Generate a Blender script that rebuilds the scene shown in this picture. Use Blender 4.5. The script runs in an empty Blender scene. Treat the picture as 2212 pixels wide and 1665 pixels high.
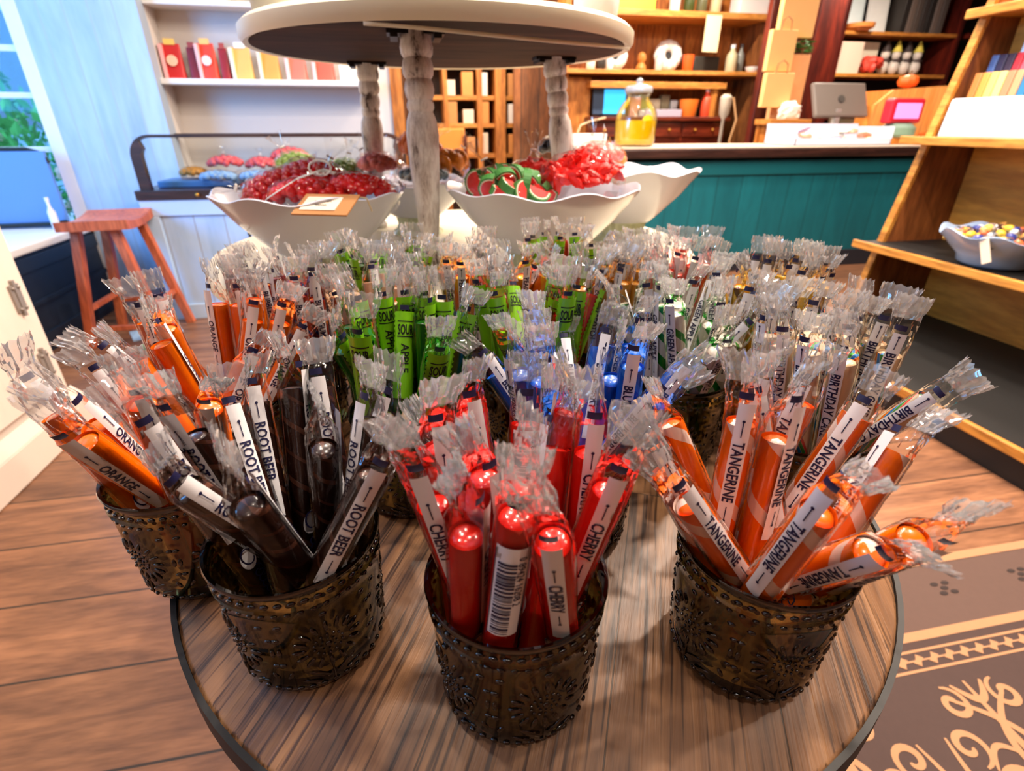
import bpy, bmesh, math, random
from math import sin, cos, pi, sqrt, atan2, radians
from mathutils import Vector, Matrix, Euler

random.seed(11)
scene = bpy.context.scene
COL = scene.collection

# ------------------------------------------------------------------ camera
cam_d = bpy.data.cameras.new('camera')
cam = bpy.data.objects.new('camera', cam_d); COL.objects.link(cam)
cam.location = (0, 0, 1.06)
cam.rotation_euler = (radians(90 - 26.5), 0, radians(-11))
cam_d.sensor_width = 36.0
cam_d.lens = 36.0 * 1133.0 / 2212.0
cam_d.clip_start = 0.01; cam_d.clip_end = 60
cam_d.dof.use_dof = True
cam_d.dof.focus_distance = 0.36
cam_d.dof.aperture_fstop = 9
scene.camera = cam

# ------------------------------------------------------------------ colour, world, lamps
vs = scene.view_settings
vs.view_transform = 'Standard'; vs.look = 'None'; vs.exposure = 0.18; vs.gamma = 1.0
vs.use_curve_mapping = False
cy = scene.cycles
cy.max_bounces = 8; cy.diffuse_bounces = 3; cy.glossy_bounces = 3
cy.transmission_bounces = 4; cy.transparent_max_bounces = 24
cy.caustics_reflective = False; cy.caustics_refractive = False
cy.sample_clamp_indirect = 4.0
cy.use_denoising = True
cy.use_adaptive_sampling = True; cy.adaptive_threshold = 0.03

world = bpy.data.worlds.new('daylight'); scene.world = world
world.use_nodes = True
bg = world.node_tree.nodes['Background']
bg.inputs[0].default_value = (0.36, 0.66, 1.0, 1); bg.inputs[1].default_value = 2.4

def lamp(name, loc, power, size, color, rot=(0, 0, 0), sy=None, spread=180):
    d = bpy.data.lights.new(name, 'AREA'); d.energy = power; d.color = color
    d.shape = 'DISK' if sy is None else 'RECTANGLE'; d.size = size
    if sy: d.size_y = sy
    d.spread = radians(spread)
    o = bpy.data.objects.new(name, d); COL.objects.link(o)
    o.location = loc; o.rotation_euler = rot
    return o
WARM = (1.0, 0.84, 0.69)
for i, (x, y, p, s) in enumerate([(-0.5, 0.55, 8, .07), (0.95, 0.85, 30, .07), (0.35, 0.75, 9, .07), (0.2, 2.0, 22, .07), (-.2, 1.25, 12, .07), (1.75, 1.55, 48, .07), (1.1, 1.9, 20, .07), (2.3, 2.3, 20, .07),
        (-0.6, 3.0, 6, .07), (.5, 3.1, 20, .07), (1.6, 3.1, 36, .08), (3.0, 3.0, 26, .08), (-0.9, -0.9, 6, .12), (0.7, -0.7, 9, .08), (2.0, .35, 20, .07),
        (1.35, .35, 6, .04), (-.3, 1.7, 6, .04), (.65, 1.3, 8, .04), (.6, 2.6, 8, .04), (1.4, 1.15, 8, .04), (0.0, .35, 5, .04), (1.9, 2.5, 8, .04),  # small extra lamps, added only for sparkle on the wrappers
        (2.6, 5.2, 84, .14), (4.7, 5.2, 70, .14), (0.9, 5.9, 55, .14), (4.1, 3.3, 26, .08)]):  # the last one is added to brighten the oak bin
    lamp('ceiling_and_added_lamp', (x, y, 2.74), p, s, WARM)
# daylight through the tall window in the left wall
lamp('window_daylight', (-3.15, 1.40, 1.75), 125, 1.2, (0.06, 0.38, 1.0), (0, radians(-90), 0), 1.5)
lamp('window_daylight', (-2.4, 3.95, 1.3), 16, 1.0, (0.35, 0.62, 1.0), (radians(-90), 0, 0), 1.4)

# ------------------------------------------------------------------ materials
def nt(name):
    m = bpy.data.materials.new(name); m.use_nodes = True
    t = m.node_tree; b = t.nodes['Principled BSDF']
    return m, t, b
def srgb(r, g, b):
    f = lambda c: (c / 255 / 12.92) if c / 255 <= .04045 else ((c / 255 + .055) / 1.055) ** 2.4
    return (f(r), f(g), f(b), 1)
_plain = {}
def plain(name, col, rough=.5, metal=0, coat=0, emit=0, noise=0, nscale=30, trans=0, bump=0):
    if name in _plain: return _plain[name]
    m, t, b = nt(name); c = srgb(*col) if len(col) == 3 and max(col) > 1 else (*col[:3], 1)
    b.inputs['Base Color'].default_value = c
    b.inputs['Roughness'].default_value = rough; b.inputs['Metallic'].default_value = metal
    b.inputs['Coat Weight'].default_value = coat
    if trans: b.inputs['Transmission Weight'].default_value = trans
    if emit:
        b.inputs['Emission Color'].default_value = c; b.inputs['Emission Strength'].default_value = emit
    if noise or bump:
        tc = t.nodes.new('ShaderNodeTexCoord'); n = t.nodes.new('ShaderNodeTexNoise')
        n.inputs['Scale'].default_value = nscale; n.inputs['Detail'].default_value = 4
        t.links.new(tc.outputs['Object'], n.inputs['Vector'])
        if noise:
            mx = t.nodes.new('ShaderNodeMix'); mx.data_type = 'RGBA'
            mx.inputs[6].default_value = tuple(v * (1 - noise) for v in c[:3]) + (1,)
            mx.inputs[7].default_value = tuple(min(1, v * (1 + noise)) for v in c[:3]) + (1,)
            t.links.new(n.outputs['Fac'], mx.inputs[0]); t.links.new(mx.outputs[2], b.inputs['Base Color'])
        if bump:
            bp = t.nodes.new('ShaderNodeBump'); bp.inputs['Strength'].default_value = bump; bp.inputs['Distance'].default_value = .002
            t.links.new(n.outputs['Fac'], bp.inputs['Height']); t.links.new(bp.outputs[0], b.inputs['Normal'])
    _plain[name] = m
    return m

def wood(name, c1, c2, c3=None, axis='X', scale=8, stretch=14, rough=.5, plank=0, gap=(.02, .012, .008), rot=0, bump=.3, coat=0, plen=2.2, gapw=.02, spread=.35, fine=.55, crisp=(.33, .6), dark=(.3, .25, .2, 1)):
    """grain along AXIS in object space; optional planks PLANK wide along the grain"""
    m, t, b = nt(name); N, K = t.nodes, t.links
    c1, c2 = srgb(*c1), srgb(*c2); c3 = srgb(*c3) if c3 else c1
    tc = N.new('ShaderNodeTexCoord'); mp = N.new('ShaderNodeMapping'); mp.inputs['Rotation'].default_value = (0, 0, rot)
    K.new(tc.outputs['Object'], mp.inputs[0])
    sep = N.new('ShaderNodeSeparateXYZ'); K.new(mp.outputs[0], sep.inputs[0])
    order = {'X': (0, 1, 2), 'Y': (1, 0, 2), 'Z': (2, 0, 1)}[axis]
    cmb = N.new('ShaderNodeCombineXYZ')
    for i, o in enumerate(order): K.new(sep.outputs[o], cmb.inputs[i])
    # grain vector: shrink along the grain
    mp2 = N.new('ShaderNodeMapping'); mp2.inputs['Scale'].default_value = (1, stretch, stretch)
    K.new(cmb.outputs[0], mp2.inputs[0])
    off = None
    if plank:
        br = N.new('ShaderNodeTexBrick')
        br.inputs['Scale'].default_value = 1; br.inputs['Brick Width'].default_value = plen; br.inputs['Row Height'].default_value = plank
        br.inputs['Mortar Size'].default_value = gapw * plank * .5; br.inputs['Mortar Smooth'].default_value = .3
        br.inputs['Color1'].default_value = (0, 0, 0, 1); br.inputs['Color2'].default_value = (1, 1, 1, 1); br.inputs['Mortar'].default_value = (.5, .5, .5, 1)
        br.offset = .37
        K.new(cmb.outputs[0], br.inputs['Vector'])
        ad = N.new('ShaderNodeVectorMath'); ad.operation = 'MULTIPLY_ADD'
        ad.inputs[1].default_value = (3, 7, 5); K.new(br.outputs['Color'], ad.inputs[0]); K.new(mp2.outputs[0], ad.inputs[2])
        gv = ad.outputs[0]
    else: gv = mp2.outputs[0]
    n1 = N.new('ShaderNodeTexNoise'); n1.inputs['Scale'].default_value = scale * .35; n1.inputs['Detail'].default_value = 6; n1.inputs['Roughness'].default_value = .62; n1.inputs['Distortion'].default_value = .6
    n2 = N.new('ShaderNodeTexNoise'); n2.inputs['Scale'].default_value = scale * 2.2; n2.inputs['Detail'].default_value = 3
    K.new(gv, n1.inputs['Vector']); K.new(gv, n2.inputs['Vector'])
    r = N.new('ShaderNodeValToRGB'); r.color_ramp.elements[0].position = .32; r.color_ramp.elements[1].position = .68
    r.color_ramp.elements[0].color = c2; r.color_ramp.elements[1].color = c1
    e = r.color_ramp.elements.new(.5); e.color = c3
    K.new(n1.outputs['Fac'], r.inputs[0])
    mx = N.new('ShaderNodeMix'); mx.data_type = 'RGBA'; mx.blend_type = 'MULTIPLY'; mx.inputs[0].default_value = fine
    r2 = N.new('ShaderNodeValToRGB'); r2.color_ramp.elements[0].position = crisp[0]; r2.color_ramp.elements[1].position = crisp[1]
    r2.color_ramp.elements[0].color = dark; r2.color_ramp.elements[1].color = (1, 1, 1, 1)
    K.new(n2.outputs['Fac'], r2.inputs[0]); K.new(r.outputs[0], mx.inputs[6]); K.new(r2.outputs[0], mx.inputs[7])
    out = mx.outputs[2]
    if plank:
        hs = N.new('ShaderNodeHueSaturation'); mr = N.new('ShaderNodeMapRange')
        mr.inputs['To Min'].default_value = 1 - spread; mr.inputs['To Max'].default_value = 1 + spread
        K.new(br.outputs['Color'], mr.inputs[0]); K.new(mr.outputs[0], hs.inputs['Value']); K.new(out, hs.inputs['Color'])
        m2 = N.new('ShaderNodeMix'); m2.data_type = 'RGBA'; m2.inputs[7].default_value = (*gap, 1)
        K.new(br.outputs['Fac'], m2.inputs[0]); K.new(hs.outputs[0], m2.inputs[6]); out = m2.outputs[2]
    K.new(out, b.inputs['Base Color'])
    b.inputs['Roughness'].default_value = rough; b.inputs['Coat Weight'].default_value = coat
    if bump:
        bp = N.new('ShaderNodeBump'); bp.inputs['Strength'].default_value = bump; bp.inputs['Distance'].default_value = .002
        K.new(n1.outputs['Fac'], bp.inputs['Height']); K.new(bp.outputs[0], b.inputs['Normal'])
    return m

def film_mat(name, gloss=.07, frost=.0, bump=.5, rough=.10, tint=(1, 1, 1), boost=.85):
    m = bpy.data.materials.new(name); m.use_nodes = True; t = m.node_tree; N, K = t.nodes, t.links
    N.clear(); out = N.new('ShaderNodeOutputMaterial')
    tr = N.new('ShaderNodeBsdfTransparent'); tr.inputs[0].default_value = (.97 * tint[0], .97 * tint[1], .97 * tint[2], 1)
    gl = N.new('ShaderNodeBsdfGlossy'); gl.inputs['Roughness'].default_value = rough; gl.inputs[0].default_value = (1, 1, 1, 1)
    lw = N.new('ShaderNodeLayerWeight'); lw.inputs['Blend'].default_value = .22
    ma = N.new('ShaderNodeMath'); ma.operation = 'MULTIPLY_ADD'; ma.inputs[1].default_value = boost; ma.inputs[2].default_value = gloss; ma.use_clamp = True
    K.new(lw.outputs['Fresnel'], ma.inputs[0])
    mx = N.new('ShaderNodeMixShader'); K.new(ma.outputs[0], mx.inputs[0]); K.new(tr.outputs[0], mx.inputs[1]); K.new(gl.outputs[0], mx.inputs[2])
    if bump:
        tc = N.new('ShaderNodeTexCoord'); n = N.new('ShaderNodeTexNoise'); n.inputs['Scale'].default_value = 220; n.inputs['Detail'].default_value = 2
        K.new(tc.outputs['Object'], n.inputs['Vector'])
        bp = N.new('ShaderNodeBump'); bp.inputs['Strength'].default_value = bump; bp.inputs['Distance'].default_value = .002
        K.new(n.outputs['Fac'], bp.inputs['Height']); K.new(bp.outputs[0], gl.inputs['Normal']); K.new(bp.outputs[0], lw.inputs['Normal'])
    fin = mx.outputs[0]
    if frost:
        df = N.new('ShaderNodeBsdfDiffuse'); df.inputs[0].default_value = (.9, .9, .92, 1)
        tl = N.new('ShaderNodeBsdfTranslucent'); tl.inputs[0].default_value = (.9, .9, .92, 1)
        ad = N.new('ShaderNodeMixShader'); ad.inputs[0].default_value = .5; K.new(df.outputs[0], ad.inputs[1]); K.new(tl.outputs[0], ad.inputs[2])
        m2 = N.new('ShaderNodeMixShader'); m2.inputs[0].default_value = frost; K.new(fin, m2.inputs[1]); K.new(ad.outputs[0], m2.inputs[2]); fin = m2.outputs[0]
    K.new(fin, out.inputs['Surface'])
    return m

def candy_mat(name, base, stripes=(), twist=18.0, n=1, rough=.22):
    """hard candy with helical stripes: STRIPES = [(from, to, colour)] over one turn"""
    m, t, b = nt(name); N, K = t.nodes, t.links
    b.inputs['Roughness'].default_value = rough; b.inputs['Coat Weight'].default_value = .5; b.inputs['Coat Roughness'].default_value = .08
    if not stripes:
        b.inputs['Base Color'].default_value = srgb(*base); return m
    tc = N.new('ShaderNodeTexCoord'); s = N.new('ShaderNodeSeparateXYZ'); K.new(tc.outputs['Object'], s.inputs[0])
    at = N.new('ShaderNodeMath'); at.operation = 'ARCTAN2'; K.new(s.outputs[1], at.inputs[0]); K.new(s.outputs[0], at.inputs[1])
    d = N.new('ShaderNodeMath'); d.operation = 'MULTIPLY'; d.inputs[1].default_value = n / (2 * pi); K.new(at.outputs[0], d.inputs[0])
    k = N.new('ShaderNodeMath'); k.operation = 'MULTIPLY_ADD'; k.inputs[1].default_value = twist; K.new(s.outputs[2], k.inputs[0]); K.new(d.outputs[0], k.inputs[2])
    f = N.new('ShaderNodeMath'); f.operation = 'FRACT'; K.new(k.outputs[0], f.inputs[0])
    r = N.new('ShaderNodeValToRGB'); r.color_ramp.interpolation = 'CONSTANT'
    els = [(0, base)]
    for a, z, c in stripes: els += [(a, c), (z, base)]
    r.color_ramp.elements[0].position = 0; r.color_ramp.elements[0].color = srgb(*base)
    r.color_ramp.elements[1].position = els[1][0]; r.color_ramp.elements[1].color = srgb(*els[1][1])
    for p, c in els[2:]:
        e = r.color_ramp.elements.new(p); e.color = srgb(*c)
    K.new(f.outputs[0], r.inputs[0]); K.new(r.outputs[0], b.inputs['Base Color'])
    return m

# ------------------------------------------------------------------ mesh building
class MB:
    def __init__(s): s.v, s.f, s.m = [], [], []
    def add(s, vs, fs, mi=0, M=None):
        o = len(s.v)
        s.v += [tuple(M @ Vector(p)) for p in vs] if M is not None else [tuple(p) for p in vs]
        for f in fs: s.f.append(tuple(o + i for i in f)); s.m.append(mi)
        return s
    def box(s, x0, x1, y0, y1, z0, z1, mi=0, M=None):
        v = [(x, y, z) for x in (x0, x1) for y in (y0, y1) for z in (z0, z1)]
        return s.add(v, [(0, 1, 3, 2), (4, 6, 7, 5), (0, 4, 5, 1), (2, 3, 7, 6), (0, 2, 6, 4), (1, 5, 7, 3)], mi, M)
    def lathe(s, prof, seg=24, c=(0, 0, 0), mi=0, fn=None, M=None, cap0=True, cap1=True):
        v, f = [], []
        n = len(prof)
        for j, (r, z) in enumerate(prof):
            for i in range(seg):
                a = 2 * pi * i / seg; rr, zz = (r, z) if fn is None else fn(r, z, a, j)
                v.append((c[0] + rr * cos(a), c[1] + rr * sin(a), c[2] + zz))
        for j in range(n - 1):
            for i in range(seg):
                k = (i + 1) % seg
                f.append((j * seg + i, j * seg + k, (j + 1) * seg + k, (j + 1) * seg + i))
        if cap0: f.append(tuple(range(seg))[::-1])
        if cap1: f.append(tuple(range((n - 1) * seg, n * seg)))
        return s.add(v, f, mi, M)
    def tube(s, pts, r, seg=8, mi=0, M=None, closed=False):
        P = [Vector(p) for p in pts]; n = len(P); v, f = [], []
        rs = r if isinstance(r, (list, tuple)) else [r] * n
        up = None
        for i in range(n):
            if closed: d = P[(i + 1) % n] - P[i - 1]
            else: d = P[min(i + 1, n - 1)] - P[max(i - 1, 0)]
            d.normalize()
            if up is None: up = d.orthogonal().normalized()
            up = (up - d * up.dot(d)); up = up.normalized() if up.length > 1e-6 else d.orthogonal().normalized()
            w = d.cross(up)
            for k in range(seg):
                a = 2 * pi * k / seg; v.append(P[i] + (up * cos(a) + w * sin(a)) * rs[i])
        for i in range(n if closed else n - 1):
            j = (i + 1) % n
            for k in range(seg):
                l = (k + 1) % seg; f.append((i * seg + k, i * seg + l, j * seg + l, j * seg + k))
        if not closed: f += [tuple(range(seg))[::-1], tuple(range((n - 1) * seg, n * seg))]
        return s.add(v, f, mi, M)
    def ball(s, c, r, seg=10, rings=7, mi=0, M=None, jit=0):
        r = r if isinstance(r, (tuple, list)) else (r, r, r)
        v = [(c[0], c[1], c[2] - r[2])]; f = []
        for j in range(1, rings):
            b = -pi / 2 + pi * j / rings
            for i in range(seg):
                a = 2 * pi * i / seg; q = 1 + random.uniform(-jit, jit)
                v.append((c[0] + r[0] * q * cos(b) * cos(a), c[1] + r[1] * q * cos(b) * sin(a), c[2] + r[2] * q * sin(b)))
        v.append((c[0], c[1], c[2] + r[2])); t = len(v) - 1
        for i in range(seg):
            k = (i + 1) % seg; f.append((0, 1 + k, 1 + i)); f.append((t, t - seg + i, t - seg + k))
            for j in range(rings - 2): f.append((1 + j * seg + i, 1 + j * seg + k, 1 + (j + 1) * seg + k, 1 + (j + 1) * seg + i))
        return s.add(v, f, mi, M)
    def prism(s, poly, d, mi=0, M=None):
        n = len(poly)
        v = [(x, y, 0) for x, y in poly] + [(x, y, d) for x, y in poly]
        return s.add(v, [tuple(range(n))[::-1], tuple(range(n, 2 * n))] + [(i, (i + 1) % n, n + (i + 1) % n, n + i) for i in range(n)], mi, M)
    def grid(s, nu, nv, fn, mi=0, M=None, wrap=False):
        v = [fn(i / (nu if wrap else nu - 1), j / (nv - 1)) for j in range(nv) for i in range(nu)]; f = []
        for j in range(nv - 1):
            for i in range(nu if wrap else nu - 1):
                k = (i + 1) % nu; f.append((j * nu + i, j * nu + k, (j + 1) * nu + k, (j + 1) * nu + i))
        return s.add(v, f, mi, M)
    def mesh(s, name, mats, smooth=40):
        me = bpy.data.meshes.new(name); me.from_pydata(s.v, [], s.f)
        for m in (mats if isinstance(mats, (list, tuple)) else [mats]): me.materials.append(m)
        me.polygons.foreach_set('material_index', s.m)
        if smooth:
            me.polygons.foreach_set('use_smooth', [True] * len(s.f)); me.set_sharp_from_angle(angle=radians(smooth))
        me.update(); return me
    def build(s, name, mats, parent=None, loc=None, smooth=40, bev=0, rot=None):
        o = bpy.data.objects.new(name, s.mesh(name, mats, smooth)); COL.objects.link(o)
        if loc: o.location = loc
        if rot: o.rotation_euler = rot
        if parent: o.parent = parent
        if bev:
            b = o.modifiers.new('edge', 'BEVEL'); b.width = bev; b.segments = 2; b.limit_method = 'ANGLE'; b.angle_limit = radians(50)
        return o
def tag(o, label, cat, group=None, kind=None):
    if label: o['label'] = label
    if cat: o['category'] = cat
    if group: o['group'] = group
    if kind: o['kind'] = kind
    return o
def empty(name, loc, label=None, cat=None, group=None, rz=0):
    o = bpy.data.objects.new(name, None); COL.objects.link(o); o.location = loc; o.rotation_euler = (0, 0, rz)
    o.empty_display_size = .02
    return tag(o, label, cat, group)
def struct(o): o['kind'] = 'structure'; return o
def copy_tree(o, parent=None):
    c = o.copy(); COL.objects.link(c)
    if parent is not None: c.parent = parent
    for ch in [k for k in o.children]: copy_tree(ch, c)
    return c
def T(x=0, y=0, z=0): return Matrix.Translation((x, y, z))
def R(a, ax): return Matrix.Rotation(a, 4, ax)

_txt = {}
def text_geo(s, bold=.02):
    """flat letters of height about 1, origin at the left baseline"""
    if (s, bold) in _txt: return _txt[(s, bold)]
    cu = bpy.data.curves.new('lettering', 'FONT'); cu.body = s; cu.size = 1.4; cu.resolution_u = 2; cu.offset = bold; cu.fill_mode = 'FRONT'
    ob = bpy.data.objects.new('lettering', cu); COL.objects.link(ob)
    dg = bpy.context.evaluated_depsgraph_get(); dg.update()
    me = ob.evaluated_get(dg).to_mesh()
    bm = bmesh.new(); bm.from_mesh(me)            # cut across the letters so that they can follow a round stick
    for y in (.25, .5, .75): bmesh.ops.bisect_plane(bm, geom=bm.verts[:] + bm.edges[:] + bm.faces[:], plane_co=(0, y, 0), plane_no=(0, 1, 0))
    bm.verts.index_update(); v = [tuple(p.co[:2]) for p in bm.verts]; f = [tuple(q.index for q in p.verts) for p in bm.faces]; bm.free()
    ob.evaluated_get(dg).to_mesh_clear()
    bpy.data.objects.remove(ob); bpy.data.curves.remove(cu)
    x0 = min(p[0] for p in v); v = [(p[0] - x0, p[1]) for p in v]
    _txt[(s, bold)] = (v, f, max(p[0] for p in v))
    return _txt[(s, bold)]

# ================================================================== THE SETTING
m_floor = wood('old_floorboards', (158, 110, 78), (102, 68, 50), (134, 92, 66), 'X', 7, 7, .40, plank=.225, gapw=.030, plen=5.5, spread=.14, bump=.3, fine=.35)
m_wallw = plain('white_wall_paint', (214, 206, 198), .7, noise=.04, nscale=3)
m_planks = wood('daylit_white_planks', (184, 206, 228), (156, 182, 210), (176, 199, 223), 'Z', 2.5, 5, .6, plank=.118, gapw=.09, gap=(.40, .48, .58), plen=9, spread=.05, bump=.2, fine=.12)  # blue of the window daylight mixed into the white plank colour
m_white = plain('white_paint', (232, 228, 222), .5, noise=.03, nscale=8)
m_cream = plain('cream_paint', (232, 222, 200), .45, noise=.03, nscale=6)
m_ceil = plain('ceiling_paint', (214, 202, 186), .8)
m_brownwall = wood('brown_board_wall', (150, 92, 48), (84, 46, 22), (120, 72, 36), 'Z', 5, 8, .6, plank=.2, gapw=.06, plen=9)
m_pine = wood('warm_pine', (222, 150, 70), (160, 92, 34), (200, 126, 54), 'Z', 6, 9, .45, bump=.2)
m_pineX = wood('warm_pine_shelf', (232, 162, 80), (176, 106, 42), (212, 140, 62), 'X', 6, 9, .45, bump=.2)
m_redwood = wood('dark_red_wood', (120, 38, 20), (52, 12, 8), (86, 24, 14), 'Z', 4, 9, .4, bump=.2)
m_darkwood = wood('dark_walnut', (74, 44, 36), (34, 20, 18), (54, 32, 28), 'X', 6, 9, .35, bump=.15, coat=.3)
m_navy = plain('navy_panel_paint', (24, 34, 48), .4, noise=.15, nscale=6)
m_black = plain('black_paint', (16, 15, 15), .6, noise=.2, nscale=12)
m_steel = plain('dark_steel', (30, 27, 25), .4, metal=.6)
m_brass = plain('old_brass', (190, 140, 60), .35, metal=.9)
m_glass = film_mat('window_glass', .0, 0, 0, .02, (.98, 1, 1), .35)

XL, XR, YF, YB, ZC = -3.0, 7.2, -2.6, 7.4, 2.9
struct(MB().box(XL - .1, XR + .1, YF - .1, YB + .1, -.1, 0).build('floor', m_floor, smooth=0))
struct(MB().box(XL - .1, XR + .1, YF - .1, YB + .1, ZC, ZC + .1).build('ceiling', m_ceil, smooth=0))
b = MB()      # left wall with a tall window opening
b.box(XL - .1, XL, YF, .8, 0, ZC).box(XL - .1, XL, 3.5, 3.78, 0, ZC).box(XL - .1, XL, .8, 3.5, 0, .75).box(XL - .1, XL, .8, 3.5, 2.6, ZC)
struct(b.build('wall_left', m_wallw, smooth=0))
struct(MB().box(XR, XR + .1, YF, YB, 0, ZC).build('wall_right', m_brownwall, smooth=0))
struct(MB().box(XL, XR, YF - .1, YF, 0, ZC).build('wall_front', m_brownwall, smooth=0))
struct(MB().box(-.05, XR, YB, YB + .1, 0, ZC).build('wall_back', m_brownwall, smooth=0))
# planked partition with the street window left of it
struct(MB().box(-1.86, -1.30, 3.68, 3.78, 0, ZC).build('wall_planked', m_planks, smooth=0))
struct(MB().box(-1.40, -1.30, 3.78, 4.03, 0, ZC).build('wall_recess', m_wallw, smooth=0))
struct(MB().box(-1.30, -.03, 3.93, 4.03, 0, ZC).build('wall_white', m_wallw, smooth=0))
struct(MB().box(-.13, -.03, 4.03, YB, 0, ZC).build('wall_passage', m_wallw, smooth=0))
struct(MB().box(-.03, .045, 3.90, 4.05, 0, ZC).build('trim_1', m_pine, smooth=0, bev=.004))
struct(MB().box(XL, -1.86, 3.68, 3.78, 0, .46).box(XL, -1.86, 3.68, 3.78, 2.5, ZC).build('wall_window_apron', m_wallw, smooth=0))
def window(name, x0, x1, z0, z1, y, bars_z, bars_x):
    w = struct(bpy.data.objects.new(name, None)); COL.objects.link(w); w.location = ((x0 + x1) / 2, y, z0)
    cx = (x0 + x1) / 2; f = MB(); t = .05
    for a in ((x0, x0 + t, z0, z1), (x1 - .075, x1, z0, z1), (x0, x1, z0, z0 + t), (x0, x1, z1 - t, z1)):
        f.box(a[0] - cx, a[1] - cx, -.05, .05, a[2] - z0, a[3] - z0)
    for z in bars_z: f.box(x0 - cx, x1 - cx, -.02, .02, z - z0 - .014, z - z0 + .014)
    for x in bars_x: f.box(x - cx - .014, x - cx + .014, -.02, .02, 0, z1 - z0)
    f.build('window_frame', m_white, w, smooth=0, bev=.004)
    MB().box(x0 - cx, x1 - cx, -.004, .004, 0, z1 - z0).build('window_pane', m_glass, w, smooth=0)
window('window_1', XL, -1.86, .46, 2.5, 3.73, (.93, 1.20, 1.42, 1.9), (-2.43,))

# outside the street window: pavement, foliage and a pale house
struct(MB().box(-9, -.2, 3.85, 13, -.12, -.02).build('pavement', plain('pale_pavement', (186, 198, 214), .8, noise=.1), smooth=0))
house = empty('house', (-5.0, 11.0, 0), 'pale blue house front across the street seen through the window', 'building')
MB().box(-3, 4, 0, .4, 0, 5).build('wall', plain('house_paint', (150, 190, 225), .8), house, smooth=0)
MB().box(.3, 1.3, -.04, .02, 1, 2.6).box(-1.4, -.4, -.04, .02, 1, 2.6).build('window', plain('house_glass', (90, 120, 150), .2), house, smooth=0)
def bush(loc, r, col, lab, flowers):
    e = empty('shrub', loc, lab, 'shrub', 'shrubs outside the street window')
    q = MB(); fl = MB()
    for i in range(420):
        a, z = random.uniform(0, 2 * pi), random.uniform(-1, 1); rr = r * random.uniform(.6, 1); s = sqrt(1 - z * z)
        c = Vector((rr * s * cos(a), rr * s * sin(a), r * 1.5 + rr * z * 1.5))
        M = T(*c) @ Euler((random.uniform(0, 3), random.uniform(0, 3), random.uniform(0, 3))).to_matrix().to_4x4(); k = random.uniform(.035, .07)
        q.add([(-k, 0, 0), (0, -k * .5, 0), (k, 0, .01), (0, k * .5, 0)], [(0, 1, 2, 3)], 0, M)
        if flowers and i % 14 == 0: fl.ball(c * 1.02, .03, 6, 4)
    q.build('foliage', plain('leaf_' + lab[:6], col, .6, noise=.3, nscale=4), e, smooth=0)
    if fl.v: fl.build('blossoms', plain('blossom', (250, 225, 215), .6), e)
    MB().tube([(0, 0, 0), (0, .02, r * 1.4)], [.04, .02]).build('stem', plain('bark', (80, 60, 45), .9), e)
bush((-2.75, 5.0, 0), .42, (80, 190, 90), 'green flowering shrub outside, nearest the street window', True)
bush((-3.35, 5.6, 0), .5, (60, 170, 120), 'bluish green leafy shrub outside, behind the flowering one', True)
bush((-2.3, 6.3, 0), .5, (90, 200, 150), 'pale green shrub outside, farthest from the street window', False)

# ------------------------------------------------------------------ window bench, panel on it, stool, left cabinet
e = empty('window_bench', (-2.43, 2.95, 0), 'long navy panelled bench with a white seat board under the street window', 'bench')
MB().box(-.52, .56, -.75, .72, 0, .485).build('base', m_navy, e, smooth=0)
MB().box(-.54, .58, -.77, .725, .485, .525).build('seat', m_white, e, smooth=0, bev=.008)
q = MB()
for z0, z1 in ((.03, .1), (.40, .47), (.235, .26)): q.box(.56, .572, -.75, .72, z0, z1)
q.build('rail', m_navy, e, smooth=0, bev=.003)
e = empty('folding_panel', (-2.3, 3.58, .527), 'pale blue panel with dark top rail leaning in the street window', 'panel')
MB().box(-.5, .38, -.012, .012, 0, .40).build('board', plain('pale_blue_board', (96, 140, 205), .5), e, smooth=0)
q = MB(); q.tube([(-.5, 0, .41), (.30, 0, .41), (.36, 0, .39), (.385, 0, .34)], .011).build('top_rail', m_black, e)
MB().tube([(-.5, -.03, .012), (.30, -.03, .02), (.38, -.03, .03), (.42, -.04, .012)], .011).build('foot_rail', m_black, e)
e = empty('bottle', (-1.95, 3.50, .526), 'small slim white bottle standing at the end of the bench under the window', 'bottle')
MB().lathe([(.018, 0), (.02, .005), (.02, .09), (.008, .12), (.008, .15)], 14).build('body', m_white, e)
MB().lathe([(.010, .15), (.010, .17)], 12).build('cap', m_white, e)

m_stool = wood('orange_stool_wood', (216, 116, 72), (168, 74, 40), (198, 98, 58), 'Z', 5, 6, .45, bump=.1)
e = empty('bar_stool', (-1.50, 3.12, 0), 'orange-brown wooden saddle stool beside the window bench', 'stool')
q = MB(); q.grid(13, 9, lambda u, v: ((u - .5) * .30, (v - .5) * .43, .625 + .022 * (2 * v - 1) ** 2), 0)
n0 = len(q.v); q.grid(13, 9, lambda u, v: ((u - .5) * .30, (v - .5) * .43, .59 + .012 * (2 * v - 1) ** 2), 0)
rim = [i for i in range(13)] + [13 * j + 12 for j in range(1, 9)] + [8 * 13 + i for i in range(11, -1, -1)] + [13 * j for j in range(7, 0, -1)]
for i in range(len(rim)): a, c = rim[i], rim[(i + 1) % len(rim)]; q.f.append((a, n0 + a, n0 + c, c)); q.m.append(0)
q.build('seat', m_stool, e, rot=(0, 0, .12))
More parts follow.
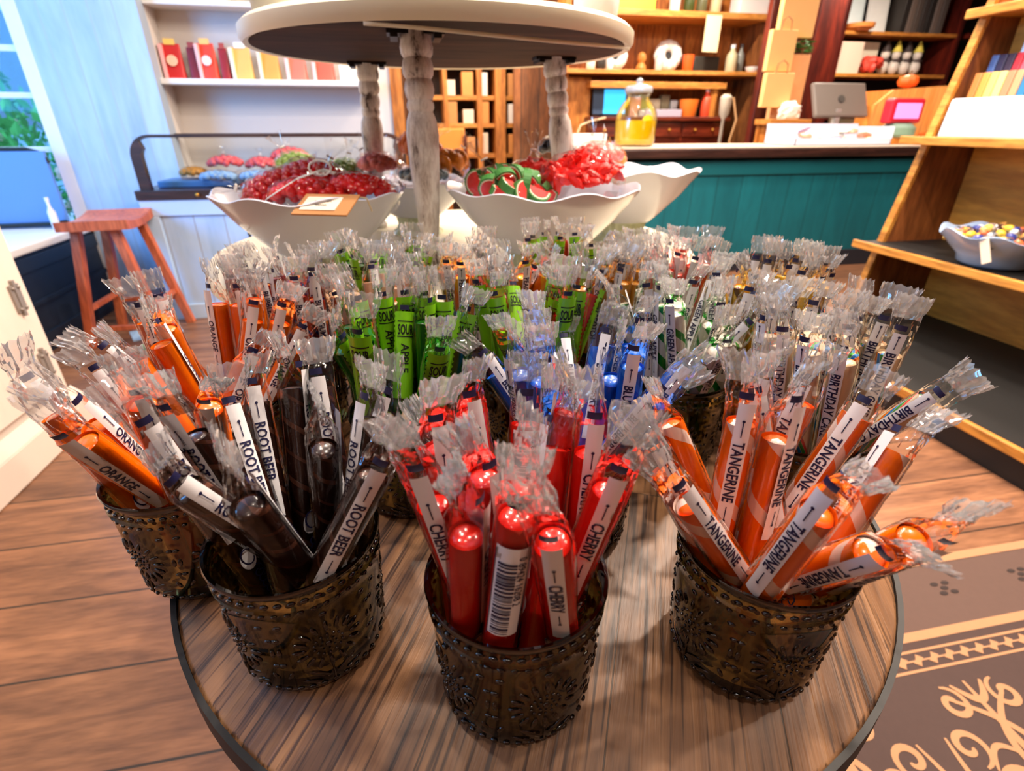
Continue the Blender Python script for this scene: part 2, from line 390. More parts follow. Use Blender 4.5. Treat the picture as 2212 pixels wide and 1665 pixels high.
for sx in (-1, 1):
    for sy in (-1, 1):
        top, bot = Vector((sx * .085, sy * .14, .60)), Vector((sx * .185, sy * .175, 0)); q = MB()
        d = .021
        q.add([(bot.x - d, bot.y - d, 0), (bot.x + d, bot.y - d, 0), (bot.x + d, bot.y + d, 0), (bot.x - d, bot.y + d, 0),
               (top.x - d, top.y - d, .6), (top.x + d, top.y - d, .6), (top.x + d, top.y + d, .6), (top.x - d, top.y + d, .6)],
              [(3, 2, 1, 0), (4, 5, 6, 7), (0, 1, 5, 4), (1, 2, 6, 5), (2, 3, 7, 6), (3, 0, 4, 7)])
        q.build('leg', m_stool, e, smooth=0, bev=.004)
def lp(sx, sy, z): t = z / .6; return (sx * (.185 - .10 * t), sy * (.175 - .035 * t), z)
for a, c, z in (((-1, -1), (1, -1), .10), ((-1, 1), (1, 1), .16), ((-1, -1), (-1, 1), .20), ((1, -1), (1, 1), .20)):
    MB().tube([lp(*a, z), lp(*c, z)], .016, 4).build('stretcher', m_stool, e, smooth=0)
MB().box(-.12, .12, -.09, .09, 0, .004).build('paper_sheet', plain('blue_paper', (170, 205, 235), .6), None, (-1.45, 3.14, .001), rot=(0, 0, .5))
tag(bpy.data.objects['paper_sheet'], 'pale blue sheet of paper lying on the floor under the stool', 'paper')

m_cab = wood('old_white_cabinet', (232, 218, 204), (224, 208, 194), (228, 213, 199), 'Z', 3, 5, .55, plank=.12, gapw=.05, gap=(.30, .24, .2), plen=9, spread=.02, bump=.1, fine=.03)
m_cabp = plain('old_white_paint', (228, 212, 198), .5, noise=.05, nscale=7)
e = empty('white_cupboard', (-1.6, 1.4, 0), 'old white painted cupboard with iron hinges at the left edge', 'cupboard')
MB().box(-.3, .285, -.75, .67, .16, 1.6).build('body', m_cabp, e, smooth=0, bev=.006)  # unseen upper part, made tall to keep window light off the table
q = MB(); q.box(-.31, .31, -.76, .71, 0, .12); q.add([(.31, -.76, .12), (.31, .71, .12), (.29, .68, .17), (.29, -.75, .17), (-.3, .71, .12), (-.3, .68, .17)], [(0, 1, 2, 3), (1, 4, 5, 2)])
q.build('plinth', m_cabp, e, smooth=0, bev=.006)
for y0, y1 in ((-.73, -.05), (-.03, .58)):
    d = MB().box(.286, .302, y0, y1, .20, 1.55).build('door', m_cab, e, smooth=0, bev=.004)
for z in (.30, .54, 1.3):
    q = MB().box(.302, .310, .555, .60, z - .045, z + .045).box(.302, .313, .572, .584, z - .06, z + .06)
    for dz in (-.035, .035): q.ball((.312, .565, z + dz), .006, 8, 5).ball((.312, .592, z + dz), .006, 8, 5)
    q.build('hinge', plain('worn_iron', (150, 140, 132), .45, metal=.4), e)

# ------------------------------------------------------------------ white show case with a bent dark frame
m_bead = wood('daylit_white_beadboard', (184, 210, 238), (164, 194, 226), (177, 204, 234), 'Z', 3, 5, .5, plank=.16, gapw=.05, gap=(.34, .38, .44), plen=9, spread=.03, bump=.1, fine=.06)  # white paint with the daylight's blue put into its colour
e = empty('show_case', (-.70, 3.36, 0), 'white panelled show case with a bent dark wood frame below the bag shelf', 'display case')
MB().box(-.72, .74, 0, .42, 0, .685).build('body', m_bead, e, smooth=0, bev=.004)
q = MB()
for a in ((-.73, .75, -.012, .0, .60, .685), (-.73, .75, -.012, 0, 0, .09), (-.73, -.65, -.012, 0, .09, .6), (.67, .75, -.012, 0, .09, .6), (-.03, .05, -.012, 0, .09, .6)): q.box(*a)
q.build('face_frame', plain('daylit_white_case_paint', (184, 210, 238), .5), e, smooth=0, bev=.003)  # same daylight blue painted into the white frame
MB().box(-.735, .755, -.02, .43, .685, .735).build('base_rail', m_darkwood, e, smooth=0, bev=.004)
def bent(y):
    P = [(-.70, y, .735), (-.70, y, .90)] + [(-.70 + .11 - .11 * cos(a), y, .90 + .11 * sin(a)) for a in [pi / 2 * i / 8 for i in range(1, 9)]]
    P += [(.62 + .11 * sin(a), y, .90 + .11 * cos(a)) for a in [pi / 2 * i / 8 for i in range(0, 9)]] + [(.73, y, .735)]
    return P
for y in (0.0, .40):
    q = MB(); P = bent(y); n = len(P)
    for i in range(n):
        a = P[max(i - 1, 0)]; c = P[min(i + 1, n - 1)]; d = Vector((c[0] - a[0], 0, c[2] - a[2])).normalized(); nn = Vector((-d.z, 0, d.x))
        w = .026 if (P[i][2] < .985) else .007
        for s1, s2 in ((0, -.02), (0, .02), (-w * 2, .02), (-w * 2, -.02)): q.v.append(tuple(Vector(P[i]) + nn * s1 + Vector((0, s2, 0))))
    for i in range(n - 1):
        for k in range(4): q.f.append((i * 4 + k, i * 4 + (k + 1) % 4, i * 4 + 4 + (k + 1) % 4, i * 4 + 4 + k)); q.m.append(0)
    q.build('frame', m_darkwood, e, smooth=50)
MB().box(-.68, .70, .006, .010, .735, 1.0).build('glass_front', m_glass, e, smooth=0)
MB().ball((-.42, -.03, .71), .011, 10, 7).ball((.42, -.03, .71), .011, 10, 7).build('knob', m_brass, e)
q = MB().tube([(-.20, -.03, .50), (-.18, -.035, .44), (-.155, -.03, .41)], .008, 6)
q.build('door_pull', m_steel, e)

# shelf with paper coffee bags on the white wall
MB().box(-1.30, -.10, 3.74, 3.93, 1.262, 1.292).build('wall_shelf', m_white, smooth=0, bev=.004)
tag(bpy.data.objects['wall_shelf'], 'lower white shelf on the white wall, under the row of gift bags', 'shelf')
MB().box(-1.30, -.10, 3.76, 3.93, 1.64, 1.665).build('wall_shelf', m_white, smooth=0, bev=.004)
tag(bpy.data.objects['wall_shelf.001'], 'upper white shelf on the white wall, above the row of gift bags', 'shelf')
def gift_bag(x, w, h, body, patch, top, lab, tilt=0, y=3.83):
    e = empty('gift_bag', (x, y, 1.292), lab, 'bag', 'paper bags on the white shelf', tilt)
    q = MB(); n = 12
    def f(u, v):
        a = 2 * pi * u; d = .032 * (1 - v * .92); ww = w / 2 * (1 - .06 * v)
        c, s = cos(a), sin(a); return (ww * abs(c) ** .35 * (1 if c > 0 else -1), d * abs(s) ** .35 * (1 if s > 0 else -1), h * v)
    q.grid(28, 8, f, 0, wrap=True); q.f.append(tuple(range(28))[::-1]); q.m.append(0)
    q.build('body', plain('bag_%d_%d_%d' % body, body, .45, noise=.08, nscale=25, bump=.4), e)
    if patch: q = MB(); k = 20; q.prism([(w * .27 * cos(2 * pi * i / k), w * .27 * sin(2 * pi * i / k)) for i in range(k)], .003, 0, T(0, -.0255, h * .52) @ R(pi / 2 - .14, 'X')); q.build('round_sticker', plain('patch_%d' % patch[1], patch, .5), e)
    if w > .08: MB().box(-w / 2 - .004, -w / 2 + .016, -.034, .02, .002, h * .97).build('side_fold', plain('fold_%d' % body[1], tuple(min(255, int(c * .35 + 165)) for c in body), .5), e, smooth=0, bev=.003)
    MB().box(-w * .26, w * .26, -.008, .008, h - .005, h + .024).build('clip', plain('clip_%d' % top[1], top, .4), e, smooth=0)
gift_bag(-1.235, .105, .175, (190, 24, 18), (240, 190, 160), (240, 200, 110), 'red gift bag with a round pale sticker, leftmost on the white shelf', .1)
gift_bag(-1.125, .06, .160, (120, 16, 24), None, (150, 60, 50), 'narrow dark red bag second from the left on the white shelf')
gift_bag(-1.05, .095, .180, (235, 64, 40), (250, 210, 200), (240, 190, 110), 'bright red bag with a pink flap and sticker on the white shelf')
gift_bag(-.962, .05, .160, (150, 24, 30), None, (170, 70, 60), 'narrow dark red bag just left of the gold bags')
gift_bag(-.865, .11, .165, (228, 176, 96), None, (240, 235, 230), 'gold bag with a white edge, first of the two gold bags')
gift_bag(-.715, .11, .165, (214, 152, 70), None, (240, 235, 230), 'gold bag with a white edge, second of the two gold bags')
gift_bag(-.565, .11, .14, (235, 110, 90), None, (245, 215, 225), 'coral pink bag right of the gold bags')
gift_bag(-.41, .12, .14, (232, 84, 62), None, (245, 215, 225), 'red-orange bag second from the right on the white shelf')
gift_bag(-.265, .10, .11, (240, 226, 200), None, (90, 180, 200), 'cream bag with a teal clip, rightmost on the white shelf')
for x, w, h, c, l in ((-.95, .16, .15, (200, 196, 190), 'grey box'), (-.6, .2, .12, (225, 220, 210), 'white box')):
    MB().box(-w / 2, w / 2, -.06, .06, 0, h).build('storage_box', plain(l, c, .6), None, (x, 3.86, 1.665), bev=.004)
    o = COL.objects[-1]; tag(o, l + ' standing on the upper white shelf', 'box')

# ================================================================== TABLES
m_top = wood('weathered_table_planks', (158, 115, 76), (70, 45, 31), (128, 90, 60), 'Y', 4, 34, .42, plank=.098, gapw=.010, plen=30, rot=radians(26), spread=.16, bump=.8, gap=(.06, .036, .02), fine=.9, crisp=(.36, .47), dark=(.16, .12, .09, 1))
e = empty('round_wood_table', (.098, .411, 0), 'round weathered wood table with a black metal rim, carrying the candy jars', 'table')
MB().lathe([(.296, .725), (.3020, .728), (.3020, .748), (.2995, .75)], 96).build('table_top', m_top, e)
MB().lathe([(.3022, .728), (.3058, .728), (.3058, .7512), (.3022, .7512), (.3022, .728)], 96, cap0=False, cap1=False).build('metal_rim', m_black, e)
MB().lathe([(.05, .02), (.045, .1), (.03, .16), (.03, .62), (.06, .70), (.12, .714)], 20).build('pedestal', m_black, e)
MB().lathe([(.2, 0), (.2, .012), (.06, .03)], 32).build('base', m_black, e)

TC = Vector((.124, 1.31))
m_cr = plain('aged_cream_paint', (226, 216, 190), .4, noise=.05, nscale=9, bump=.1)
e = empty('cream_round_table', (TC.x, TC.y, 0), 'large round cream painted table carrying the ruffled bowls', 'table')
MB().lathe([(.50, .752), (.54, .755), (.556, .77), (.556, .79), (.548, .80)], 96).build('table_top', m_cr, e)
for i in range(4):
    a = pi / 4 + i * pi / 2
    MB().lathe([(.022, 0), (.026, .05), (.02, .08), (.032, .4), (.026, .66), (.035, .67), (.035, .755)], 16, (.40 * cos(a), .40 * sin(a), 0)).build('leg', m_cr, e)

def worn_white(name):
    m, t, b = nt(name); N, K = t.nodes, t.links
    tc = N.new('ShaderNodeTexCoord'); mp = N.new('ShaderNodeMapping'); mp.inputs['Scale'].default_value = (30, 30, 9); K.new(tc.outputs['Object'], mp.inputs[0])
    n = N.new('ShaderNodeTexNoise'); n.inputs['Scale'].default_value = 1.3; n.inputs['Detail'].default_value = 7; n.inputs['Roughness'].default_value = .7; K.new(mp.outputs[0], n.inputs['Vector'])
    r = N.new('ShaderNodeValToRGB'); E = r.color_ramp.elements
    E[0].position = .36; E[0].color = srgb(70, 54, 46); E[1].position = .56; E[1].color = srgb(232, 226, 220)
    x = E.new(.43); x.color = srgb(190, 178, 170)
    K.new(n.outputs['Fac'], r.inputs[0]); K.new(r.outputs[0], b.inputs['Base Color']); b.inputs['Roughness'].default_value = .5
    bp = N.new('ShaderNodeBump'); bp.inputs['Strength'].default_value = .3; bp.inputs['Distance'].default_value = .002; K.new(n.outputs['Fac'], bp.inputs['Height']); K.new(bp.outputs[0], b.inputs['Normal'])
    return m
m_worn = worn_white('worn_white_paint')
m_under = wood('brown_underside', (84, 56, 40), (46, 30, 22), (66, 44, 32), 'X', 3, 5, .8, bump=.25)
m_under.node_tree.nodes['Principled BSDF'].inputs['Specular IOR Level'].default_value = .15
UC = Vector((.103, 1.262)); UZ = 1.190; UR = .372
e = empty('round_display_riser', (UC.x, UC.y, .80), 'round cream riser on three turned worn white legs, standing over the bowls', 'display riser')
z0 = UZ - .80
MB().lathe([(UR - .012, z0 + .004), (UR, z0), (UR + .006, z0 + .008), (UR + .006, z0 + .024), (UR - .004, z0 + .032)], 96, cap0=False).build('top', m_cr, e)
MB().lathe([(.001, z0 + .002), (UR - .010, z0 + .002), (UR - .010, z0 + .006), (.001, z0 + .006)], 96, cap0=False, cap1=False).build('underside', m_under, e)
q = MB(); P = []
for i in range(40):   # edge banding that has sagged away from the front of the rim
    u = i / 39; a = radians(-112 + 88 * u); s = .012 * sin(pi * u) ** 1.0; P.append((UR * cos(a) - .02 * sin(pi * u) * cos(a), UR * sin(a) - .02 * sin(pi * u) * sin(a), z0 - s))
for p in P: q.v += [p, (p[0], p[1], p[2] - .005)]
for i in range(39): q.f.append((2 * i, 2 * i + 1, 2 * i + 3, 2 * i + 2)); q.m.append(0)
o = q.build('loose_edge_strip', m_cr, e); so = o.modifiers.new('thick', 'SOLIDIFY'); so.thickness = .002
LEG = [(.017, 0), (.021, .004), (.021, .012), (.014, .018), (.018, .03), (.015, .05), (.0155, .075), (.019, .10), (.0255, .19), (.0275, .24), (.025, .262), (.020, .275), (.0225, .281), (.0225, .287), (.0205, .292), (.023, .298), (.0245, .308), (.0225, .318), (.0205, .322), (.0245, .328), (.0255, .338), (.0235, .347), (.0215, .351), (.0255, .357), (.0265, .366), (.0245, .374), (.0245, .388)]
for (tx, ty, fx, fy) in ((.039, 1.007, .040, .985), (.353, 1.326, .405, 1.315), (-.061, 1.511, -.075, 1.565)):
    top = Vector((tx - UC.x, ty - UC.y, z0 + .002)); bot = Vector((fx - UC.x, fy - UC.y, 0)); d = top - bot; L = d.length
    M = T(*bot) @ Vector((0, 0, 1)).rotation_difference(d).to_matrix().to_4x4()
    MB().lathe([(r, z * L / .388) for r, z in LEG], 28, M=M).build('leg', m_worn, e)
    q = MB().box(-.045, .045, -.022, .022, -.006, .0, M=T(*top))
    for sx in (-1, 1): q.box(sx * .034 - .006, sx * .034 + .006, -.03, .03, -.012, -.004, M=T(*top))
    q.build('bracket', m_steel, e, smooth=0)
for x, y, c, l in ((-.185, 1.13, (206, 204, 196), 'grey-white paper sack at the left edge of the cream riser, cut off by the frame'), (.385, 1.15, (238, 226, 222), 'white sack at the right edge of the cream riser, cut off by the frame')):
    e = empty('paper_sack', (x, y, UZ + .032), l, 'sack')
    MB().lathe([(.030, 0), (.040, .006), (.042, .05), (.036, .09), (.028, .12), (.034, .135)], 22, fn=lambda r, z, a, j: (r * (1 + .06 * sin(5 * a + j) + .04 * sin(11 * a)), z)).build('body', plain('sack_%d' % c[2], c, .7, bump=.3, nscale=40), e, smooth=60)
    MB().tube([(.031 * cos(a), .031 * sin(a), .118) for a in [2 * pi * i / 16 for i in range(16)]], .003, 6, closed=True).build('tie', plain('twine', (150, 120, 80), .8), e)

# ------------------------------------------------------------------ ruffled bowls
m_cer = plain('white_ceramic', (208, 211, 226), .22, coat=.5, noise=.02, nscale=14)
m_celadon = plain('celadon_glaze', (196, 206, 170), .25, coat=.4, noise=.1, nscale=20)
m_blueceramic = plain('pale_blue_ceramic', (176, 204, 240), .25, coat=.5)
def ruffled(e, R_, h, mat, z=.0, nw=9, ph=0, base=.42, amp=.006):
    prof = [(base, 0), (base * 1.05, .03), (base * 1.18, .10), (.62, .30), (.78, .55), (.90, .80), (.97, .93), (1.0, 1.0), (.985, 1.012), (.955, .97), (.88, .82), (.74, .56), (.56, .30), (.3, .14), (.02, .13)]
    def fn(r, zz, a, j):
        t = max(0, (zz / h - .35) / .65) ** 2.2; w = sin(nw * a + ph) * .7 + .3 * sin((nw - 3) * a + 1.3 + ph)
        return r * (1 + .022 * t * w), zz + amp * t * w * R_ / .17
    q = MB().lathe([(r * R_, zz * h + 0) for r, zz in prof], 108, (0, 0, z), 0, fn, cap0=True, cap1=True)
    return q.build('bowl', mat, e, smooth=60)
def pedestal(e, r, h):
    MB().lathe([(r * 1.25, 0), (r * 1.22, .006), (r * 1.0, .012), (r * .92, h * .5), (r * 1.02, h - .004), (r * 1.0, h)], 72, fn=lambda rr, z, a, j: (rr * (1 + (.035 if 1 < j < 5 else 0) * cos(24 * a)), z)).build('pedestal', m_celadon, e, smooth=60)
BOWLS = {}
for k, x, y, R_, rz_, ph, lab in (('left', -.165, 1.055, .168, .952, .3, 'white ruffled bowl on a ribbed pedestal, holding bags of red candies'),
                                 ('right', .243, .965, .172, .960, 2.0, 'white ruffled bowl holding watermelon slices and red gummies, nearest the middle'),
                                 ('mid', .030, 1.47, .150, .930, 1.0, 'white ruffled bowl of peach and orange sweets behind the front turned leg'),
                                 ('back', .530, 1.30, .180, .962, 4.0, 'white ruffled bowl in front of the teal counter, holding bagged pink sweets'),
                                 ('far', -.20, 1.52, .130, .925, 2.4, 'white ruffled bowl of green bagged sweets behind the red candy bowl')):
    e = empty('ruffled_bowl', (x, y, .80), lab, 'bowl', None)
    hp = .045 if k != 'right' else .052
    ruffled(e, R_, rz_ - .80 - hp, m_cer, hp, 9, ph); pedestal(e, R_ * .36, hp + .004); BOWLS[k] = (x, y, R_, rz_)

# ------------------------------------------------------------------ clear bags of sweets
m_bag = film_mat('clear_bag_film', .008, .0, .0, .06, boost=.35)
def clear_bag(name, loc, rx, ry, rz, lab, cat, rot=(0, 0, 0), neck=None, group=None):
    """a pillow of clear film; NECK: direction of the gathered top"""
    e = empty(name, loc, lab, cat, group); e.rotation_euler = rot
    q = MB()
    def f(u, v):
        a = 2 * pi * u; b_ = -pi / 2 + pi * v; c = cos(b_)
        x = abs(c) ** .75 * cos(a); y = abs(c) ** .75 * sin(a); k = 1 + random.uniform(-.05, .05)
        return (rx * x * k, ry * y * k, rz * sin(b_) * k)
    q.grid(26, 15, f, 0, wrap=True)
    q.build('film', m_bag, e, smooth=25)
    if neck:
        n = Vector(neck); s = Vector((rx * n.x, ry * n.y, rz * n.z)) * .85; d = n.normalized(); w = d.orthogonal().normalized(); w2 = d.cross(w); q = MB()
        Ln = .055; rings = [(0, .022), (.25, .009), (.38, .005), (.5, .009), (.75, .016), (1, .022)]
        for t, r in rings:
            for i in range(18):
                a = 2 * pi * i / 18; k = 1 + .35 * sin(5 * a) * t + random.uniform(-.1, .1)
                q.v.append(tuple(s + d * Ln * t + (w * cos(a) + w2 * sin(a) * .6) * r * k))
        for j in range(len(rings) - 1):
            for i in range(18): q.f.append((j * 18 + i, j * 18 + (i + 1) % 18, j * 18 + 18 + (i + 1) % 18, j * 18 + 18 + i)); q.m.append(0)
        q.build('gathered_top', m_bag, e, smooth=25)
        q = MB().tube([s + d * Ln * .38 + (w * cos(a) + w2 * sin(a) * .6) * .0065 for a in [2 * pi * i / 10 for i in range(10)]], .0018, 6, closed=True)
        q.build('tie', m_white, e)
    return e
def fill_bag(e, proto_mesh, name, n, rx, ry, rz, r, upper=True, mats=None):
    i = k = 0
    while k < n and i < 4 * n:
        t = (i + .5) / (1.6 * n); i += 1
        z = 1 - 2 * t if not upper else 1 - 1.25 * t
        if z < -1: break
        a = i * 2.39996; s = sqrt(max(0, 1 - z * z)); q = .97
        o = bpy.data.objects.new(name, proto_mesh); COL.objects.link(o); o.parent = e
        o.location = ((rx - r) * s * cos(a) * q, (ry - r) * s * sin(a) * q, (rz - r) * z * q)
        o.rotation_euler = (random.uniform(0, 6), random.uniform(0, 6), random.uniform(0, 6)); k += 1
m_redc = candy_mat('cinnamon_red_candy', (190, 10, 8), rough=.15)
m_redc2 = candy_mat('bright_red_candy', (232, 18, 12), rough=.15)
ball_d = MB().ball((0, 0, 0), .0095, 12, 8).mesh('round_candy', m_redc); ball_b = MB().ball((0, 0, 0), .0095, 12, 8).mesh('round_candy', m_redc2)
bx, by, bR, bz = BOWLS['left']
for dx, dy, dz, rx, ry, rz, me, rot, nk, lab in (
        (-.055, .02, .012, .075, .055, .045, ball_d, (.2, -.25, .4), (-.8, 0, .6), 'bag of dark red round candies, leftmost in the left ruffled bowl'),
        (.00, .055, .022, .070, .055, .050, ball_d, (0, .1, -.2), (.3, .3, .8), 'bag of dark red round candies at the back of the left ruffled bowl, the highest'),
        (.005, -.035, .004, .075, .050, .042, ball_b, (-.2, .1, .1), (.2, -.6, .8), 'bag of bright red round candies with a white ribbon, front of the left bowl'),
        (.090, .0, .010, .068, .055, .040, ball_b, (0, .15, .3), (.9, 0, .5), 'bag of bright red round candies, rightmost in the left ruffled bowl')):
    b_ = clear_bag('candy_bag', (bx + dx, by + dy, bz + dz - .02), rx, ry, rz, lab, 'bag of candy', rot, nk, 'bags of red candies in the left bowl')
    fill_bag(b_, me, 'round_candy', 52, rx, ry, rz, .0095)
rb = MB(); 
P = [(-.095, -.10, -.03), (-.06, -.088, .016), (-.01, -.075, .045), (.03, -.06, .057), (.05, -.05, .05)]
for i in range(len(P) - 1):
    a, c = Vector(P[i]), Vector(P[i + 1]); rb.add([a, c, c + Vector((.004, .006, .004)), a + Vector((.004, .006, .004))], [(0, 1, 2, 3)])
rb.tube([(.03 + .018 * cos(t), -.06, .062 + .012 * sin(t)) for t in [2 * pi * i / 12 for i in range(12)]], .002, 5, closed=True)
o = rb.build('ribbon', m_white, None, (bx, by, bz - .02)); tag(o, 'thin white ribbon tied over the front bag of red candies', 'ribbon'); o.modifiers.new('t', 'SOLIDIFY').thickness = .0008
# kraft tag on the rim
m_kraft = plain('kraft_card', (186, 128, 74), .7, noise=.06); m_tagw = plain('tag_paper', (240, 224, 204), .7)
e = empty('price_tag', (bx + .045, by - .165, bz - .004), 'brown card tag with a cream paper label hung on the left bowl rim', 'tag'); e.rotation_euler = (radians(-68), 0, radians(-20))
MB().box(-.045, .045, -.0012, .0012, -.030, .030).build('card', m_kraft, e, smooth=0)
l = MB().box(-.036, .022, -.0026, -.0013, -.019, .019).build('paper_label', m_tagw, e, smooth=0)
q = MB()
for z_, x0, x1 in ((.005, -.02, .008), (-.006, -.015, .004)):
    q.tube([(x0 + (x1 - x0) * i / 14, -.0032, z_ + .0016 * sin(i * 2.1)) for i in range(15)], .0005, 4)
q.build('handwriting', plain('ink_grey', (70, 66, 64), .8), l)
MB().tube([(.04, 0, .026), (.05, .01, .04), (.055, .03, .035)], .0012, 5).build('string', plain('string', (200, 180, 140), .8), e)

# watermelon slices and red gummies
bx, by, bR, bz = BOWLS['right']
def wedge(r, d, mats):
    q = MB(); seg = 12
    for k, (r0, r1) in enumerate(((0, .78), (.78, .88), (.88, 1))):
        for z, s in ((-d / 2, -1), (d / 2, 1)):
            for i in range(seg):
                a0, a1 = pi * i / seg, pi * (i + 1) / seg
                P = [(r * r0 * cos(a0), r * r0 * sin(a0), z), (r * r1 * cos(a0), r * r1 * sin(a0), z), (r * r1 * cos(a1), r * r1 * sin(a1), z), (r * r0 * cos(a1), r * r0 * sin(a1), z)]
                if r0 == 0: P = P[:3]
                q.add(P, [tuple(range(len(P)))[::s]], k)
        q.add([(r * r0, 0, -d / 2), (r * r1, 0, -d / 2), (r * r1, 0, d / 2), (r * r0, 0, d / 2)], [(0, 1, 2, 3)], k)
        q.add([(-r * r0, 0, -d / 2), (-r * r1, 0, -d / 2), (-r * r1, 0, d / 2), (-r * r0, 0, d / 2)], [(3, 2, 1, 0)], k)
    for i in range(seg):
        a0, a1 = pi * i / seg, pi * (i + 1) / seg
        q.add([(r * cos(a0), r * sin(a0), -d / 2), (r * cos(a1), r * sin(a1), -d / 2), (r * cos(a1), r * sin(a1), d / 2), (r * cos(a0), r * sin(a0), d / 2)], [(0, 1, 2, 3)], 2)
    return q.mesh('watermelon_slice', mats)
m_sug = plain('sugared_red', (226, 44, 36), .6, noise=.15, nscale=400, bump=.4)
wm = wedge(.023, .013, [m_sug, plain('sugared_white', (240, 226, 196), .6, noise=.1, nscale=400), plain('sugared_green', (60, 128, 52), .6, noise=.2, nscale=400)])
b_ = clear_bag('candy_bag', (bx - .065, by - .02, bz - .014), .085, .085, .050, 'bag of watermelon slice gummies in the left half of the nearest bowl', 'bag of candy', (0, .1, 0), (-.5, .1, .9), 'bags in the nearest bowl')
fill_bag(b_, wm, 'watermelon_slice', 30, .085, .085, .050, .016)
m_gum = plain('red_gummy', (236, 34, 24), .4, noise=.25, nscale=120, bump=.6)
gum = MB().ball((0, 0, 0), (.008, .008, .020), 10, 8, jit=.2).mesh('gummy', m_gum)
b_ = clear_bag('candy_bag', (bx + .070, by + .0, bz + .004), .080, .085, .055, 'bag of bright red gummies in the right half of the nearest bowl', 'bag of candy', (0, -.1, 0), (.6, .3, .7), 'bags in the nearest bowl')
fill_bag(b_, gum, 'gummy', 70, .080, .085, .055, .013)
b_ = clear_bag('candy_bag', (bx + .005, by + .085, bz + .0), .065, .05, .042, 'small bag of red gummies behind the watermelon slices', 'bag of candy', (0, 0, 0), (0, .2, 1), 'bags in the nearest bowl')
fill_bag(b_, gum, 'gummy', 40, .065, .05, .042, .013)
# other bowls
def ring_mesh(R_, r, mat): return MB().tube([(R_ * cos(a), R_ * sin(a), 0) for a in [2 * pi * i / 16 for i in range(16)]], r, 8, closed=True).mesh('gummy_ring', mat)
peach = ring_mesh(.016, .008, plain('peach_gummy', (236, 130, 70), .4, noise=.2, nscale=40)); orng = MB().ball((0, 0, 0), (.022, .022, .012), 12, 8).mesh('orange_slice', plain('orange_gummy', (240, 140, 40), .35, noise=.1))
pinkm = MB().ball((0, 0, 0), .013, 10, 7, jit=.1).mesh('pink_sweet', plain('pink_sweet', (236, 120, 110), .4, noise=.25, nscale=60))
blk = MB().ball((0, 0, 0), .011, 10, 7).mesh('black_sweet', plain('black_sweet', (26, 24, 30), .25)); grn = MB().ball((0, 0, 0), .013, 10, 7, jit=.1).mesh('green_sweet', plain('green_sweet', (130, 160, 60), .35, noise=.2))
teal = MB().ball((0, 0, 0), .012, 10, 7).mesh('grey_sweet', plain('grey_blue_sweet', (120, 140, 150), .3))
bx, by, bR, bz = BOWLS['mid']
for dx, dy, dz, rx, ry, rz, me, n, nm, rot, nk, lab in (
        (.02, .02, .055, .07, .06, .05, peach, 22, 'gummy_ring', (0, .5, 0), (.2, 0, 1), 'bag of peach rings standing tallest in the bowl behind the front leg'),
        (.085, -.01, .03, .06, .05, .04, orng, 20, 'orange_slice', (0, -.2, 0), (.7, 0, .7), 'bag of orange slice sweets right of the peach rings'),
        (.02, -.08, .012, .07, .05, .03, teal, 24, 'sweet', (0, 0, 0), None, 'bag of grey-blue sweets at the front of the bowl behind the front leg'),
        (-.09, -.02, .03, .055, .05, .04, pinkm, 24, 'sweet', (0, 0, 0), (-.5, 0, .8), 'bag of pink sweets at the left of the bowl behind the front leg'),
        ):
    b_ = clear_bag('candy_bag', (bx + dx, by + dy, bz + dz), rx, ry, rz, lab, 'bag of candy', rot, nk, 'bags in the bowl behind the front leg'); fill_bag(b_, me, nm, n, rx, ry, rz, .014)
bx, by, bR, bz = BOWLS['back']
for dx, dy, dz, rx, ry, rz, me, n, nm, nk, lab in (
        (-.07, .0, .02, .075, .06, .042, pinkm, 30, 'sweet', (-.2, 0, 1), 'bag of pink sweets in the bowl nearest the teal counter'),
        (-.155, .06, .035, .05, .05, .04, blk, 24, 'sweet', (.1, 0, 1), 'bag of black sweets beside the right turned leg'),
        (-.01, .09, .01, .05, .05, .03, orng, 16, 'orange_slice', None, 'small bag of orange sweets at the back of the bowl nearest the counter')):
    b_ = clear_bag('candy_bag', (bx + dx, by + dy, bz + dz), rx, ry, rz, lab, 'bag of candy', (0, 0, .3), nk, 'bags in the bowl nearest the counter'); fill_bag(b_, me, nm, n, rx, ry, rz, .014)
bx, by, bR, bz = BOWLS['far']
for dx, dy, dz, rx, ry, rz, me, n, nm, nk, lab in (
        (-.06, 0, .03, .06, .05, .045, grn, 26, 'sweet', (-.4, 0, .9), 'bag of yellow-green sweets behind the red candy bags, leftmost'),
        (.05, -.02, .02, .06, .05, .038, grn, 24, 'sweet', (.3, 0, .9), 'bag of green sweets by the back turned leg'),
        (.13, .03, .03, .05, .05, .04, pinkm, 20, 'sweet', (.2, 0, .9), 'bag of pink sweets between the back and front turned legs')):
    b_ = clear_bag('candy_bag', (bx + dx, by + dy, bz + dz), rx, ry, rz, lab, 'bag of candy', (0, 0, .3), nk, 'bags in the bowl behind the red candy'); fill_bag(b_, me, nm, n, rx, ry, rz, .014)
